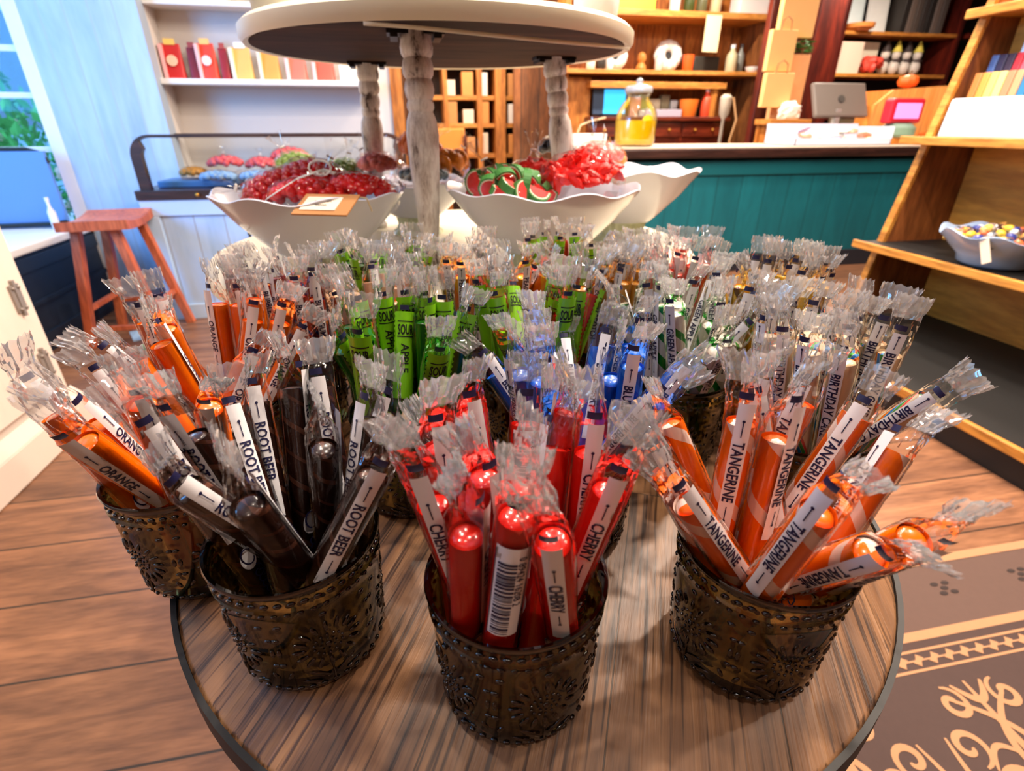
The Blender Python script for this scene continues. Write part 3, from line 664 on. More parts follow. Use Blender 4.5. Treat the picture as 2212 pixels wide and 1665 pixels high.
# bags lying in the show case
tray = MB().box(-.2, .2, -.13, .13, 0, .035).build('tray', plain('blue_tray', (60, 110, 170), .4), None, (-1.16, 3.60, .736), bev=.006); tag(tray, 'dark blue tray of dark sweets at the left end of the show case', 'tray')
bluem = MB().ball((0, 0, 0), .018, 10, 7, jit=.1).mesh('wrapped_sweet', plain('pale_blue_sweet', (150, 190, 245), .4, noise=.3, nscale=60)); pk2 = MB().ball((0, 0, 0), .018, 10, 7, jit=.1).mesh('wrapped_sweet', plain('red_pink_sweet', (238, 92, 100), .4, noise=.35, nscale=60)); yel = MB().ball((0, 0, 0), .018, 10, 7, jit=.1).mesh('wrapped_sweet', plain('yellow_black_sweet', (190, 130, 40), .4, noise=.6, nscale=50))
for x, y, z, rx, ry, rz, me, lab in ((-1.20, 3.60, .80, .08, .08, .04, yel, 'bag of yellow and dark sweets on the blue tray'), (-1.02, 3.62, .84, .11, .09, .06, pk2, 'bag of red and pink sweets, leftmost of the pink bags in the show case'), (-1.04, 3.50, .78, .11, .06, .045, bluem, 'bag of pale blue sweets in front, left of the show case'),
        (-.82, 3.62, .83, .10, .09, .06, pk2, 'bag of pink sweets in the middle of the show case'), (-.82, 3.48, .78, .11, .06, .045, bluem, 'bag of pale blue sweets at the middle front of the show case'), (-.66, 3.66, .87, .12, .08, .07, pk2, 'tallest bag of pink sweets in the show case'), (-.60, 3.52, .79, .09, .07, .05, yel, 'bag of orange sweets right of the pink bags in the show case'), (-.42, 3.6, .80, .10, .08, .05, bluem, 'bag of pale sweets behind the red candy bowl in the show case')):
    b_ = clear_bag('candy_bag', (x, y, z), rx, ry, rz, lab, 'bag of candy', (0, 0, 0), (0, 0, 1) if me is pk2 else None, 'bags of sweets in the show case'); fill_bag(b_, me, 'wrapped_sweet', 26, rx, ry, rz, .018)

# ================================================================== TEAL COUNTER AND WHAT STANDS ON IT
m_teal = wood('teal_painted_boards', (18, 106, 116), (12, 90, 100), (15, 98, 108), 'Z', 3, 4, .45, plank=.20, gapw=.03, gap=(.004, .05, .055), plen=9, spread=.06, bump=.15, fine=.12)
m_tealp = plain('teal_paint', (16, 98, 106), .45, noise=.08, nscale=5)
m_ctop = plain('pale_counter_top', (226, 206, 184), .4, noise=.06, nscale=9)
e = empty('shop_counter', (2.9, 4.1, 0), 'long teal boarded shop counter with a pale top and dark edge', 'counter')
MB().box(-1.66, 1.90, -.30, .30, .0, .82).build('boarded_front', m_teal, e, smooth=0)
MB().box(-1.66, 1.90, -.315, -.30, .72, .82).build('top_rail', m_tealp, e, smooth=0, bev=.003)
MB().box(-1.67, 1.91, -.32, -.30, .0, .13).build('skirting_board', plain('dark_counter_base', (34, 36, 44), .5, noise=.1), e, smooth=0, bev=.003)
MB().box(-1.72, 1.95, -.37, .36, .84, .905).build('edge_moulding', m_darkwood, e, smooth=0, bev=.012)
MB().box(-1.715, 1.945, -.36, .355, .905, .912).build('counter_top', m_ctop, e, smooth=0)

ZT = .912
e = empty('beverage_jar', (1.70, 4.02, ZT), 'large glass jar of yellow lemonade with lemon slices on the counter', 'jar'); e.scale = (.93, .93, .90)
prof = [(.125, 0), (.15, .01), (.158, .06), (.160, .20), (.150, .25), (.115, .31), (.085, .34), (.082, .36), (.095, .37), (.095, .385)]
MB().lathe(prof, 40, cap1=False).build('glass', film_mat('jar_glass', .06, 0, .1, .03, (.96, .98, 1), .8), e, smooth=60)
MB().lathe([(.001, .008), (.143, .014), (.152, .06), (.154, .19), (.001, .191)], 36, cap0=False, cap1=False).build('lemonade', plain('lemonade', (255, 206, 4), .2, coat=.3), e, smooth=60)
m_lem = plain('lemon_flesh', (250, 226, 60), .4, noise=.1); m_lem2 = plain('lemon_rind', (236, 196, 30), .4)
for i, (a, z, t) in enumerate(((-1.4, .15, .5), (-2.2, .12, -.4), (-.8, .10, .9), (-1.7, .07, .2), (-1.1, .19, -.7))):
    q = MB().lathe([(.001, -.004), (.040, -.004), (.040, .004), (.001, .004)], 20, M=T(.115 * cos(a), .115 * sin(a), z) @ R(a + pi / 2, 'Z') @ R(pi / 2 + .3, 'X') @ R(t, 'Y'), cap0=False, cap1=False, mi=0)
    q.build('lemon_slice', m_lem, e)
MB().lathe([(.10, .385), (.104, .39), (.104, .42), (.09, .432), (.03, .44), (.022, .455), (.028, .47), (.01, .485)], 28).build('lid', plain('clear_lid', (206, 214, 226), .2, trans=.5), e, smooth=50)
e = empty('card_box', (1.36, 4.10, ZT), 'low white cardboard box on the counter left of the lemonade jar', 'box')
MB().box(-.13, .12, -.10, .10, 0, .085).build('body', m_white, e, smooth=0, bev=.004)
MB().box(-.13, .12, -.015, .015, .085, .087).build('tape', m_kraft, e, smooth=0)
for x0, pts, l in ((1.30, [(0, 0, .09), (.02, 0, .14), (.10, -.02, .17), (.20, -.03, .19)], 'pale bent wire loop rising behind the white box'),):
    o = MB().tube([(a, b_, c - .09) for a, b_, c in pts], .006, 6).build('cable', plain('pale_cable', (220, 190, 150), .5), None, (1.30, 4.14, ZT + .09)); tag(o, l, 'cable')
e = empty('tray_box', (3.34, 4.05, ZT), 'white open cardboard tray of snack packets on the counter', 'tray')
for a in ((-.42, .42, -.19, .19, 0, .006), (-.42, -.414, -.19, .19, 0, .13), (.414, .42, -.19, .19, 0, .13), (-.42, .42, .184, .19, 0, .15), (-.42, .42, -.19, -.184, 0, .05)):
    MB().box(*a).build('tray_side', plain('tray_white', (214, 218, 236), .55), e, smooth=0)
for i in range(16):
    x, y = random.uniform(-.30, .36), random.uniform(-.13, .12); c = ((236, 200, 150), (226, 150, 120), (200, 190, 230), (240, 226, 214))[i % 4]
    o = MB().ball((0, 0, 0), (.07, .05, .02), 10, 6, jit=.12).build('snack_packet', plain('packet_%d' % (i % 4), c, .35, noise=.3, nscale=40), None, (3.34 + x, 4.05 + y, ZT + .03 + .035 * (i % 3)), rot=(random.uniform(-.5, .5), random.uniform(-.5, .5), random.uniform(0, 3)))
    tag(o, ('sand coloured', 'salmon pink', 'pale violet', 'cream')[i % 4] + ' snack packet in the heap in the white counter tray', 'packet', ('sand coloured', 'salmon', 'violet', 'cream')[i % 4] + ' packets in the counter tray')
m_pos = plain('grey_plastic', (112, 102, 94), .4); m_posd = plain('dark_grey_plastic', (70, 66, 62), .4)
e = empty('till_screen', (3.58, 4.32, ZT), 'grey touch screen till seen from behind, tilted on a stand on the counter', 'till')
MB().box(-.20, .30, -.02, .02, .17, .45, M=R(-.45, 'X') @ T(0, -.10, .0)).build('screen_back', m_pos, e, smooth=0, bev=.012)
MB().lathe([(.03, .17), (.03, .18)], 20, M=R(-.45, 'X') @ T(.05, -.125, .31) @ R(pi / 2, 'X') @ T(0, 0, -.175)).build('round_badge', m_posd, e)
MB().box(-.005, .045, -.02, .02, 0, .26).build('stand', plain('pale_metal', (176, 176, 170), .35, metal=.5), e, smooth=0, bev=.004)
MB().box(-.12, .17, -.12, .1, 0, .02).build('base', m_posd, e, smooth=0, bev=.006)
MB().box(.07, .20, -.01, .14, .02, .22).build('drawer_unit', plain('olive_grey', (90, 78, 56), .5), e, smooth=0, bev=.006)
m_oak = wood('orange_oak', (252, 178, 100), (236, 146, 66), (246, 164, 84), 'Z', 4, 7, .5, fine=.2, plank=.07, gapw=.04, gap=(.2, .1, .04), plen=9, spread=.08, bump=.1)
m_oakp = plain('orange_oak_plain', (240, 150, 62), .5, noise=.08, nscale=12)
e = empty('wooden_bin', (4.34, 4.42, ZT), 'orange oak slatted bin with a cut corner at the end of the counter', 'bin')
q = MB(); q.prism([(-.44, 0), (.44, 0), (.44, .45), (-.30, .40), (-.44, .29)], .02, 0, R(pi / 2, 'X') @ T(0, 0, .13)); q.build('front_panel', m_oak, e, smooth=0)
q = MB(); q.prism([(-.44, 0), (.44, 0), (.44, .45), (-.30, .40), (-.44, .29)], .02, 0, R(pi / 2, 'X') @ T(0, 0, -.15)); q.build('back_panel', m_oak, e, smooth=0)
MB().box(-.44, -.42, -.13, .13, 0, .285).build('end_panel', m_oakp, e, smooth=0); MB().box(.42, .44, -.13, .13, 0, .44).build('end_panel', m_oakp, e, smooth=0)
def pumpkin(loc, r, lab, col=(226, 96, 30)):
    e = empty('pumpkin', loc, lab, 'pumpkin')
    MB().lathe([(r * .25, .02 * r), (r * .8, .18 * r), (r, .6 * r), (r * .85, 1.1 * r), (r * .3, 1.3 * r)], 40, fn=lambda rr, z, a, j: (rr * (1 - .10 * abs(sin(4 * a)) ** .5 + .05), z)).build('body', plain('pumpkin_%d' % col[1], col, .45), e, smooth=60)
    MB().tube([(0, 0, 1.25 * r), (.03 * r, 0, 1.5 * r), (.15 * r, 0, 1.7 * r)], [.12 * r, .09 * r, .10 * r], 7).build('stem', plain('pumpkin_stem', (110, 84, 50), .8), e)
pumpkin((4.36, 4.14, ZT), .065, 'small orange pumpkin on the counter right of the red sign box')
pumpkin((4.30, 4.42, 1.335), .075, 'orange toy pumpkin on top of the oak bin', (240, 104, 34))
e = empty('sign_box', (3.98, 4.06, ZT), 'red and pink lit box on a pale green round base on the counter', 'sign')
MB().lathe([(.10, .05), (.125, .07), (.125, .12), (.09, .15)], 28).build('green_base', plain('pale_green', (130, 160, 140), .4), e)
MB().box(-.07, .07, -.06, .06, 0, .05).build('foot', m_oakp, e, smooth=0, bev=.004)
MB().box(-.15, .15, -.05, .05, .15, .33).build('case', plain('sign_red', (206, 30, 50), .4), e, smooth=0, bev=.02)
MB().box(-.115, .115, -.054, -.05, .185, .295).build('lit_face', plain('sign_pink', (245, 150, 225), .4, emit=.5), e, smooth=0, bev=.002)

# ================================================================== HUTCH AGAINST THE BACK
m_hut = wood('hutch_planks', (216, 140, 66), (140, 76, 30), (190, 114, 50), 'Z', 5, 7, .5, plank=.19, gapw=.05, gap=(.06, .02, .008), plen=9, spread=.18, bump=.2)
m_mah = wood('mahogany', (128, 48, 22), (70, 20, 10), (100, 34, 16), 'X', 5, 9, .35, coat=.3, bump=.1)
HX, HY = 2.85, 6.2
e = empty('hutch', (HX, HY, 0), 'tall warm pine hutch with plank back and open shelves behind the counter', 'hutch')
MB().box(-1.12, 1.10, .28, .31, 1.13, 2.7).build('plank_back', m_hut, e, smooth=0)
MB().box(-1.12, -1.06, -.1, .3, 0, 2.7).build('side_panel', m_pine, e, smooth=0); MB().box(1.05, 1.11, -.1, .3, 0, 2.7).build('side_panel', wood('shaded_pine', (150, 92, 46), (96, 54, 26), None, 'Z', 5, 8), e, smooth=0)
MB().box(-1.14, 1.12, -.22, .28, 1.525, 1.565).build('shelf', m_pineX, e, smooth=0, bev=.004)
MB().box(-1.14, 1.14, -.22, .28, 2.03, 2.085).build('shelf', m_pineX, e, smooth=0, bev=.004)
MB().box(-.85, .70, -.2, .1, 1.40, 1.46).build('valance', m_pineX, e, smooth=0, bev=.004)
MB().box(-1.06, -.80, -.05, .0, .9, 1.5).build('cubby_panel', m_pine, e, smooth=0)
MB().box(-.85, .80, -.22, .28, 1.09, 1.13).build('desk_top', m_mah, e, smooth=0, bev=.006)
MB().box(-.83, .78, -.16, .28, .0, 1.09).build('desk_body', m_mah, e, smooth=0)
for x0, x1 in ((-.80, -.30), (-.27, .23), (.26, .75)):
    d = MB().box(x0, x1, -.185, -.16, .93, 1.07).build('drawer', m_mah, e, smooth=0, bev=.006)
    for k in (.28, .72): MB().ball((x0 + (x1 - x0) * k, -.20, 1.0), .016, 10, 7).build('knob', m_brass, d)
MB().box(-.83, .78, -.19, -.16, .80, .86).build('lower_rail', m_pineX, e, smooth=0, bev=.004)
MB().box(.55, .62, -.17, -.1, 1.13, 1.40).build('desk_post', m_pine, e, smooth=0)
def thing1(name, mb, mat, loc, label, cat, group=None, rot=None, smooth=40, bev=0):
    o = mb.build(name, mat, None, loc, smooth, bev, rot); return tag(o, label, cat, group)
def bottle(loc, r, h, col, label, cat='bottle', cap=(240, 240, 240)):
    e = empty('bottle', loc, label, cat)
    MB().lathe([(r * .9, 0), (r, .008), (r, h * .55), (r * .9, h * .65), (r * .4, h * .8), (r * .38, h * .9)], 20).build('body', plain('bt_%d_%d_%d' % col, col, .3), e, smooth=50)
    MB().lathe([(r * .42, h * .88), (r * .42, h)], 14).build('cap', plain('cap_%d' % cap[0], cap, .4), e)
S1 = 1.565; S2 = 2.085; DK = 1.13
for x, l, r in ((2.34, 'white round bundt mould with a dark centre on the hutch shelf, left of the pair', .14), (2.95, 'white round bundt mould with a dark centre on the hutch shelf, right of the pair', .155)):
    e = empty('ring_mould', (x, 6.28, S1), l, 'mould', None)
    M = T(0, 0, r) @ R(pi / 2 - .15, 'X')
    MB().lathe([(r * .25, .0), (r * .3, .045), (r * .62, .075), (r * .92, .05), (r, .0), (r * .9, -.01), (r * .3, -.01)], 44, M=M, cap0=False, cap1=False, fn=lambda rr, z, a, j: (rr * (1 + .02 * cos(12 * a)), z)).build('ring', m_white, e, smooth=60)
    MB().lathe([(r * .26, .02), (r * .2, .03)], 20, M=M).build('dark_centre', m_black, e)
thing1('speckled_jar', MB().lathe([(.035, 0), (.04, .01), (.04, .11), (.025, .13), (.025, .15)], 18), plain('glass_grey', (190, 180, 170), .3, noise=.3, nscale=60), (2.78, 6.12, S1), 'small grey speckled jar leaning in front of the right bundt mould', 'jar')
thing1('orange_cup', MB().lathe([(.045, 0), (.055, .02), (.06, .16), (.05, .16)], 20), plain('orange_cup', (232, 92, 30), .4), (3.14, 6.16, S1), 'orange cup right of the bundt mould on the hutch shelf', 'cup')
thing1('black_radio', MB().box(-.15, .15, -.06, .06, 0, .15), plain('black_case', (46, 44, 38), .5, noise=.4, nscale=30), (3.36, 6.22, S1), 'dark low appliance in the middle of the hutch shelf', 'appliance', bev=.01)
bottle((3.64, 6.14, S1), .06, .26, (196, 186, 150), 'cream glass bottle on the hutch shelf right of the dark appliance')
bottle((3.80, 6.24, S1), .045, .28, (120, 124, 120), 'grey bottle near the right end of the hutch shelf', cap=(90, 90, 90))
thing1('white_dish', MB().lathe([(.05, 0), (.075, .03), (.08, .05), (.06, .05)], 20), m_white, (3.86, 6.06, S1), 'small white dish at the right front end of the hutch shelf', 'dish')
thing1('figurine', MB().lathe([(.05, 0), (.06, .03), (.03, .08), (.05, .12), (.04, .16), (.01, .18)], 16), m_pine, (2.62, 6.2, S1), 'carved light wood figurine between the two bundt moulds', 'figurine')
for x, c, h, l in ((2.02, (240, 220, 200), .09, 'pale small pot at the left end of the hutch shelf'), (2.13, (40, 34, 30), .12, 'dark small pot second from the left on the hutch shelf'), (2.22, (230, 226, 220), .10, 'white small pot left of the bundt moulds')):
    thing1('pot', MB().lathe([(.035, 0), (.045, .02), (.045, h * .8), (.035, h), (.02, h)], 16), plain('pot%d' % c[0], c, .4), (x, 6.1, S1), l, 'pot')
thing1('yellow_crate', MB().box(-.42, .42, -.12, .12, 0, .32), plain('amber_crate', (240, 170, 40), .5, noise=.12), (2.24, 6.18, S2), 'amber yellow crate on the top shelf of the hutch', 'crate', bev=.01)
for x, c, l in ((2.90, (240, 230, 220), 'white bottle first on the hutch top shelf right of the amber crate'), (3.06, (60, 70, 30), 'dark green bottle on the hutch top shelf'), (3.2, (90, 90, 60), 'olive jar on the hutch top shelf'), (3.36, (196, 180, 140), 'tan jar on the hutch top shelf')):
    bottle((x, 6.14, S2), .055, .28, c, l)
thing1('white_box', MB().box(-.17, .17, -.1, .1, 0, .26), m_white, (3.74, 6.12, S2), 'white box at the right end of the hutch top shelf', 'box', bev=.006)
thing1('hanging_tag', MB().box(-.085, .085, -.003, .003, -.32, 0), plain('cream_tag', (240, 216, 168), .6), (3.27, 5.97, 2.055), 'long cream paper tag hanging from the front edge of the hutch top shelf', 'tag', smooth=0)
e = empty('monitor', (2.26, 6.14, DK), 'dark computer monitor with a bright blue screen on the desk behind the counter', 'monitor')
MB().box(-.18, .20, -.015, .015, .02, .27).build('housing', plain('monitor_grey', (60, 80, 110), .4), e, smooth=0, bev=.006)
MB().box(-.06, .185, -.018, -.0155, .03, .26).build('screen', plain('screen_blue', (60, 190, 255), .3, emit=1.0), e, smooth=0)
MB().box(-.08, .08, -.06, .06, 0, .02).build('foot', m_black, e, smooth=0)
for i, (x, w, h, c, l) in enumerate(((2.62, .14, .2, (236, 150, 110), 'salmon packet right of the blue screen'), (2.74, .1, .22, (150, 170, 90), 'green packet on the desk behind the counter'), (2.86, .12, .18, (216, 200, 170), 'cream packet in the middle of the desk'), (2.98, .10, .22, (150, 140, 110), 'khaki packet on the desk left of the orange pot'), (3.09, .08, .17, (240, 240, 240), 'white carton on the desk beside the khaki packet'))):
    thing1('packet', MB().box(-w / 2, w / 2, -.04, .04, 0, h), plain('pk%d' % i, c, .5, noise=.3, nscale=30), (x, 6.30, DK), l, 'packet', bev=.006)
thing1('paper_stack', MB().box(-.22, .2, -.12, .1, 0, .07), plain('grey_paper', (170, 160, 176), .6), (2.86, 6.12, DK), 'low grey stack of papers on the desk in front of the packets', 'papers', bev=.004)
thing1('flower_pot', MB().lathe([(.075, 0), (.08, .01), (.105, .17), (.095, .17)], 24), plain('orange_pot', (244, 124, 40), .45), (3.17, 6.08, DK), 'orange plant pot on the desk behind the counter', 'pot')
bottle((3.38, 6.08, DK), .055, .28, (232, 84, 52), 'red squeeze bottle with a white cap right of the orange pot')
for i in range(9):
    x = 2.5 + .13 * i; c = ((90, 60, 40), (190, 170, 120), (60, 60, 60))[i % 3]
    thing1('jar', MB().lathe([(.05, 0), (.055, .01), (.055, .10), (.045, .12)], 14), plain('jr%d' % (i % 3), c, .4), (x, 6.42, DK), '%s jar in the row at the back of the desk, %s from the left' % (('brown', 'tan', 'dark grey')[i % 3], ('first', 'second', 'third', 'fourth', 'fifth', 'sixth', 'seventh', 'eighth', 'ninth')[i]), 'jar', 'jars at the back of the desk')

# ---------------------------------------------------------------- kraft bags hanging on a post
m_bagk = plain('kraft_paper', (240, 186, 118), .75, noise=.05, nscale=8); m_bagk2 = plain('printed_kraft_paper', (232, 168, 112), .75, noise=.16, nscale=18)
thing1('display_post', MB().box(-.17, .20, -.04, .04, 0, 2.7), m_redwood, (3.66, 5.36, 0), 'dark wooden post that the brown paper bags hang on', 'post', bev=.006)
def paper_bag(x, z0, w, h, y, lab, mat, rz=0):
    e = empty('paper_bag', (x, y, z0), lab, 'bag', 'brown paper bags on the post', rz)
    q = MB(); q.box(-w / 2, w / 2, -.03, .03, 0, h)
    q.build('body', mat, e, smooth=0, bev=.006)
    MB().tube([(-w * .2, -.028, h - .005), (-w * .17, -.03, h + .07), (0, -.03, h + .10), (w * .17, -.03, h + .07), (w * .2, -.028, h - .005)], .005, 6).build('handle', plain('bag_cord', (150, 96, 60), .7), e)
paper_bag(3.70, 1.78, .36, .44, 5.24, 'large plain brown paper bag, topmost on the post', m_bagk)
paper_bag(3.545, 1.50, .26, .33, 5.17, 'tall narrow brown paper bag left of the green sprig', m_bagk)
paper_bag(3.75, 1.10, .32, .55, 5.24, 'printed brown paper bag, longest and lowest on the post', m_bagk2)
paper_bag(3.535, 1.20, .29, .285, 5.10, 'small plain brown paper bag in front, lowest left on the post', m_bagk)
q = MB()
for i in range(60):
    a = random.uniform(0, 2 * pi); c = (random.uniform(-.1, .1), random.uniform(-.03, .03), random.uniform(-.05, .05)); M = T(*c) @ R(a, 'Z') @ R(random.uniform(-1, 1), 'X'); q.add([(-.04, 0, 0), (0, -.015, 0), (.04, 0, 0), (0, .015, 0)], [(0, 1, 2, 3)], 0, M)
q.tube([(-.1, 0, 0), (.1, 0, .01)], .005, 5)
thing1('green_sprig', q, plain('sprig_green', (70, 130, 60), .6), (3.79, 5.21, 1.71), 'dark green leafy sprig tucked between the paper bags', 'sprig', smooth=0)
thing1('tissue_paper', MB().ball((0, 0, .05), (.12, .08, .09), 14, 9, jit=.18), plain('white_tissue', (240, 230, 222), .7), (3.66, 5.02, 1.11), 'crumpled white tissue paper at the foot of the paper bags', 'tissue', smooth=0)
e = empty('side_table', (3.62, 5.02, 0), 'brown wooden side table under the paper bags', 'table')
MB().box(-.24, .2, -.14, .10, 1.05, 1.10).build('top', m_pineX, e, smooth=0, bev=.006)
MB().box(-.20, .16, -.10, .08, .85, 1.05).build('apron', m_pine, e, smooth=0)
for sx in (-.2, .16):
    for sy in (-.1, .06): MB().box(sx - .02, sx + .02, sy - .02, sy + .02, 0, 1.05).build('leg', m_pine, e, smooth=0)
e = empty('candlestick', (3.30, 5.55, 0), 'tall pale lamp stand with hanging cords beside the paper bags', 'lamp')
MB().lathe([(.12, 0), (.12, .02), (.02, .05), (.015, 1.1), (.05, 1.15), (.06, 1.3), (.03, 1.33)], 18).build('stand', plain('pale_stand', (190, 180, 160), .4), e)
MB().tube([(.06, -.03, 1.3), (.12, -.05, 1.1), (.08, -.05, .9), (.16, -.05, .7)], .01, 6).build('cord', plain('rope', (196, 150, 100), .8), e)
struct(MB().box(4.16, 4.46, 5.55, 5.8, 0, ZC).build('trim_2', m_redwood, smooth=0, bev=.006))

# ---------------------------------------------------------------- bookcase right of the red post
e = empty('bookcase', (5.85, 6.5, 0), 'dark red-brown bookcase with picture frames and figurines right of the red post', 'bookcase')
for x in (-.80, .78): MB().box(x, x + .05, -.2, .2, 0, 2.8).build('side_panel', m_redwood, e, smooth=0)
MB().box(-.8, .8, .18, .2, 0, 2.8).build('back_panel', m_black, e, smooth=0)
for z in (1.10, 1.56, 1.98, 2.5): MB().box(-.75, .78, -.2, .18, z, z + .035).build('shelf', m_pineX if z > 1.2 else m_redwood, e, smooth=0, bev=.004)
for x, w, h, c, l in ((5.34, .26, .42, (206, 226, 232), 'pale blue picture frame leaning on the upper bookcase shelf'), (5.66, .28, .44, (226, 232, 232), 'white picture frame with a faint drawing on the upper bookcase shelf')):
    e = empty('framed_picture', (x, 6.5, 2.016), l, 'picture'); M = R(-.12, 'X')
    MB().box(-w / 2, w / 2, 0, .02, 0, h, M=M).build('frame', plain('fr%d' % c[0], c, .5), e, smooth=0, bev=.006)
    MB().box(-w / 2 + .03, w / 2 - .03, -.002, .0, .03, h - .03, M=M).build('print', plain('pr%d' % c[0], tuple(min(255, k + 12) for k in c), .6, noise=.06, nscale=14), e, smooth=0)
for i in range(7):
    c = ((40, 36, 34), (110, 96, 88), (86, 76, 70), (60, 54, 52))[i % 4]
    thing1('book', MB().box(-.035, .035, -.12, .10, 0, .46 - .02 * (i % 3)), plain('bk%d' % (i % 4), c, .5), (5.88 + .085 * i, 6.46, 2.016), ('dark tall book on the upper bookcase shelf, %s from the left' % ('first', 'second', 'third', 'fourth', 'fifth', 'sixth', 'seventh')[i]), 'book', 'books on the upper bookcase shelf', bev=.004)
thing1('basket', MB().lathe([(.10, 0), (.15, .03), (.16, .07), (.14, .07), (.03, .02)], 24), plain('wicker_orange', (226, 140, 66), .7, noise=.3, nscale=80), (5.30, 6.34, 2.016), 'shallow orange basket in front of the pale blue frame', 'basket')
thing1('gift_card_box', MB().box(-.15, .15, -.02, .02, 0, .32), plain('pale_pink_card', (236, 206, 186), .6), (5.28, 6.36, 1.596), 'pale pink card box at the left of the lower bookcase shelf', 'box', bev=.004)
thing1('picture', MB().box(-.15, .15, -.01, .01, 0, .34), plain('cream_print', (226, 218, 196), .6, noise=.15, nscale=12), (5.62, 6.5, 1.596), 'cream framed print on the lower bookcase shelf', 'picture', bev=.004)
q = MB()
for i in range(9): q.ball((random.uniform(-.09, .09), random.uniform(-.04, .04), .05 + random.uniform(0, .1)), .05, 8, 6, jit=.2)
thing1('red_flowers', q, plain('coral_red', (232, 78, 62), .5, noise=.2), (5.62, 6.36, 1.596), 'bunch of coral red paper flowers on the lower bookcase shelf', 'flowers')
for i in range(4):
    e = empty('figurine', (5.84 + .15 * i, 6.44, 1.596), 'white and dark snowman-like figurine, %s from the left on the lower bookcase shelf' % ('first', 'second', 'third', 'fourth')[i], 'figurine', 'figurines on the lower bookcase shelf')
    MB().ball((0, 0, .08), (.065, .06, .08), 14, 9).ball((0, 0, .21), (.05, .05, .06), 14, 9).build('body', plain('fig_white', (226, 216, 206), .4), e)
    MB().lathe([(.055, .24), (.05, .25), (.02, .33), (.005, .36)], 14).build('hat', plain('fig_hat%d' % (i % 2), ((60, 50, 48), (226, 210, 90))[i % 2], .5), e)
    MB().tube([(-.05, -.03, .15), (0, -.055, .15), (.05, -.03, .15)], .012, 6).build('scarf', plain('fig_scarf', (80, 66, 66), .6), e)
thing1('wall_shelf', MB().box(-.2, .2, -.15, .15, 0, .05), m_redwood, (7.0, 6.3, 1.98), 'short dark shelf on the right wall beyond the bookcase', 'shelf', bev=.004)

# ---------------------------------------------------------------- back room shelves between passage and hutch
e = empty('storage_shelves', (1.0, 6.85, 0), 'orange pine storage shelves full of boxes in the back room', 'shelves')
MB().box(-.68, .68, .26, .28, 0, 2.4).build('back_panel', wood('dark_back', (60, 34, 18), (30, 16, 8), None, 'Z', 4, 7), e, smooth=0)
for x, w in ((-.48, .05), (-.10, .06), (.10, .12), (.62, .06)): MB().box(x, x + w, -.2 if w > .1 else -.15, .26, 0, 2.4).build('upright', m_pine, e, smooth=0, bev=.003)
for z in (.70, 1.02, 1.30, 1.62): MB().box(-.62, .62, -.14, .26, z, z + .045).build('shelf', m_pineX, e, smooth=0, bev=.003)
thing1('wall_boards', MB().box(-.28, .22, -.03, .03, 0, 2.5), m_brownwall, (1.55, 6.45, 0), 'brown board partition left of the hutch', 'partition')
k = 0
for z in (.745, 1.065, 1.345):
    for x in (.60, .80, .97, 1.32, 1.50):
        k += 1; h = random.uniform(.14, .24); w = random.uniform(.10, .15); c = ((226, 150, 80), (240, 230, 220), (206, 140, 80), (236, 214, 190))[k % 4]
        thing1('storage_box', MB().box(-w / 2, w / 2, -.08, .08, 0, h), plain('sb%d' % (k % 4), c, .6, noise=.1), (x, 6.80, z), '%s box on the %s back room shelf, %s from the left' % (('tan', 'white', 'brown', 'cream')[k % 4], {.745: 'lowest', 1.065: 'middle', 1.345: 'upper'}[z], {.60: 'first', .80: 'second', .97: 'third', 1.32: 'fourth', 1.50: 'fifth'}[x]), 'box', 'boxes on the back room shelves', bev=.004)
e = empty('wooden_chair', (.52, 6.0, 0), 'brown wooden chair with rounded back in the back room', 'chair')
MB().box(-.2, .2, -.2, .2, .44, .48).build('seat', m_mah, e, smooth=0, bev=.01)
MB().box(-.17, .17, .18, .21, .72, 1.02).build('backrest', m_oakp, e, smooth=0, bev=.05)
for sx in (-.17, .17):
    for sy in (-.17, .17): MB().tube([(sx, sy, 0), (sx, sy, .44 if sy < 0 else .95)], .02, 8).build('leg', m_mah, e)

# ---------------------------------------------------------------- slanted pine rack on the right
m_rack = wood('yellow_pine_rack', (222, 160, 74), (176, 110, 40), (204, 140, 60), 'Y', 5, 8, .45, bump=.15)
m_rackS = wood('brown_pine_side', (176, 106, 56), (96, 50, 26), (140, 80, 40), 'Z', 4, 6, .5, bump=.15)
m_rackB = wood('olive_pine_back', (236, 172, 72), (196, 128, 44), (222, 156, 60), 'Y', 4, 6, .5, bump=.15, fine=.3)
e = empty('display_rack', (2.4, 1.3, 0), 'slanted pine display rack with black topped shelves on the right', 'rack')
X0 = 2.4; Y0 = 1.3
for y in (1.04, -1.6):
    q = MB(); q.prism([(2.335 - X0, .12), (2.80 - X0, .12), (2.80 - X0, 1.75), (2.645 - X0, 1.75)], .028, 0, Matrix(((1, 0, 0, 0), (0, 0, 1, 0), (0, 1, 0, 0), (0, 0, 0, 1))) @ T(0, 0, y))
    q.build('side_panel', m_rackS, e, smooth=0)
    q = MB().add([(-.075, y - .004, .12), (-.055, y - .004, .12), (.255, y - .004, 1.75), (.235, y - .004, 1.75), (-.075, y + .032, .12), (-.055, y + .032, .12), (.255, y + .032, 1.75), (.235, y + .032, 1.75)], [(0, 1, 2, 3), (7, 6, 5, 4), (0, 3, 7, 4), (1, 5, 6, 2), (0, 4, 5, 1), (3, 2, 6, 7)])
    q.build('edge_strip', m_rack, e, smooth=0)
MB().box(.37, .40, -1.6, 1.05, .12, 1.75).build('back_panel', m_rackB, e, smooth=0)
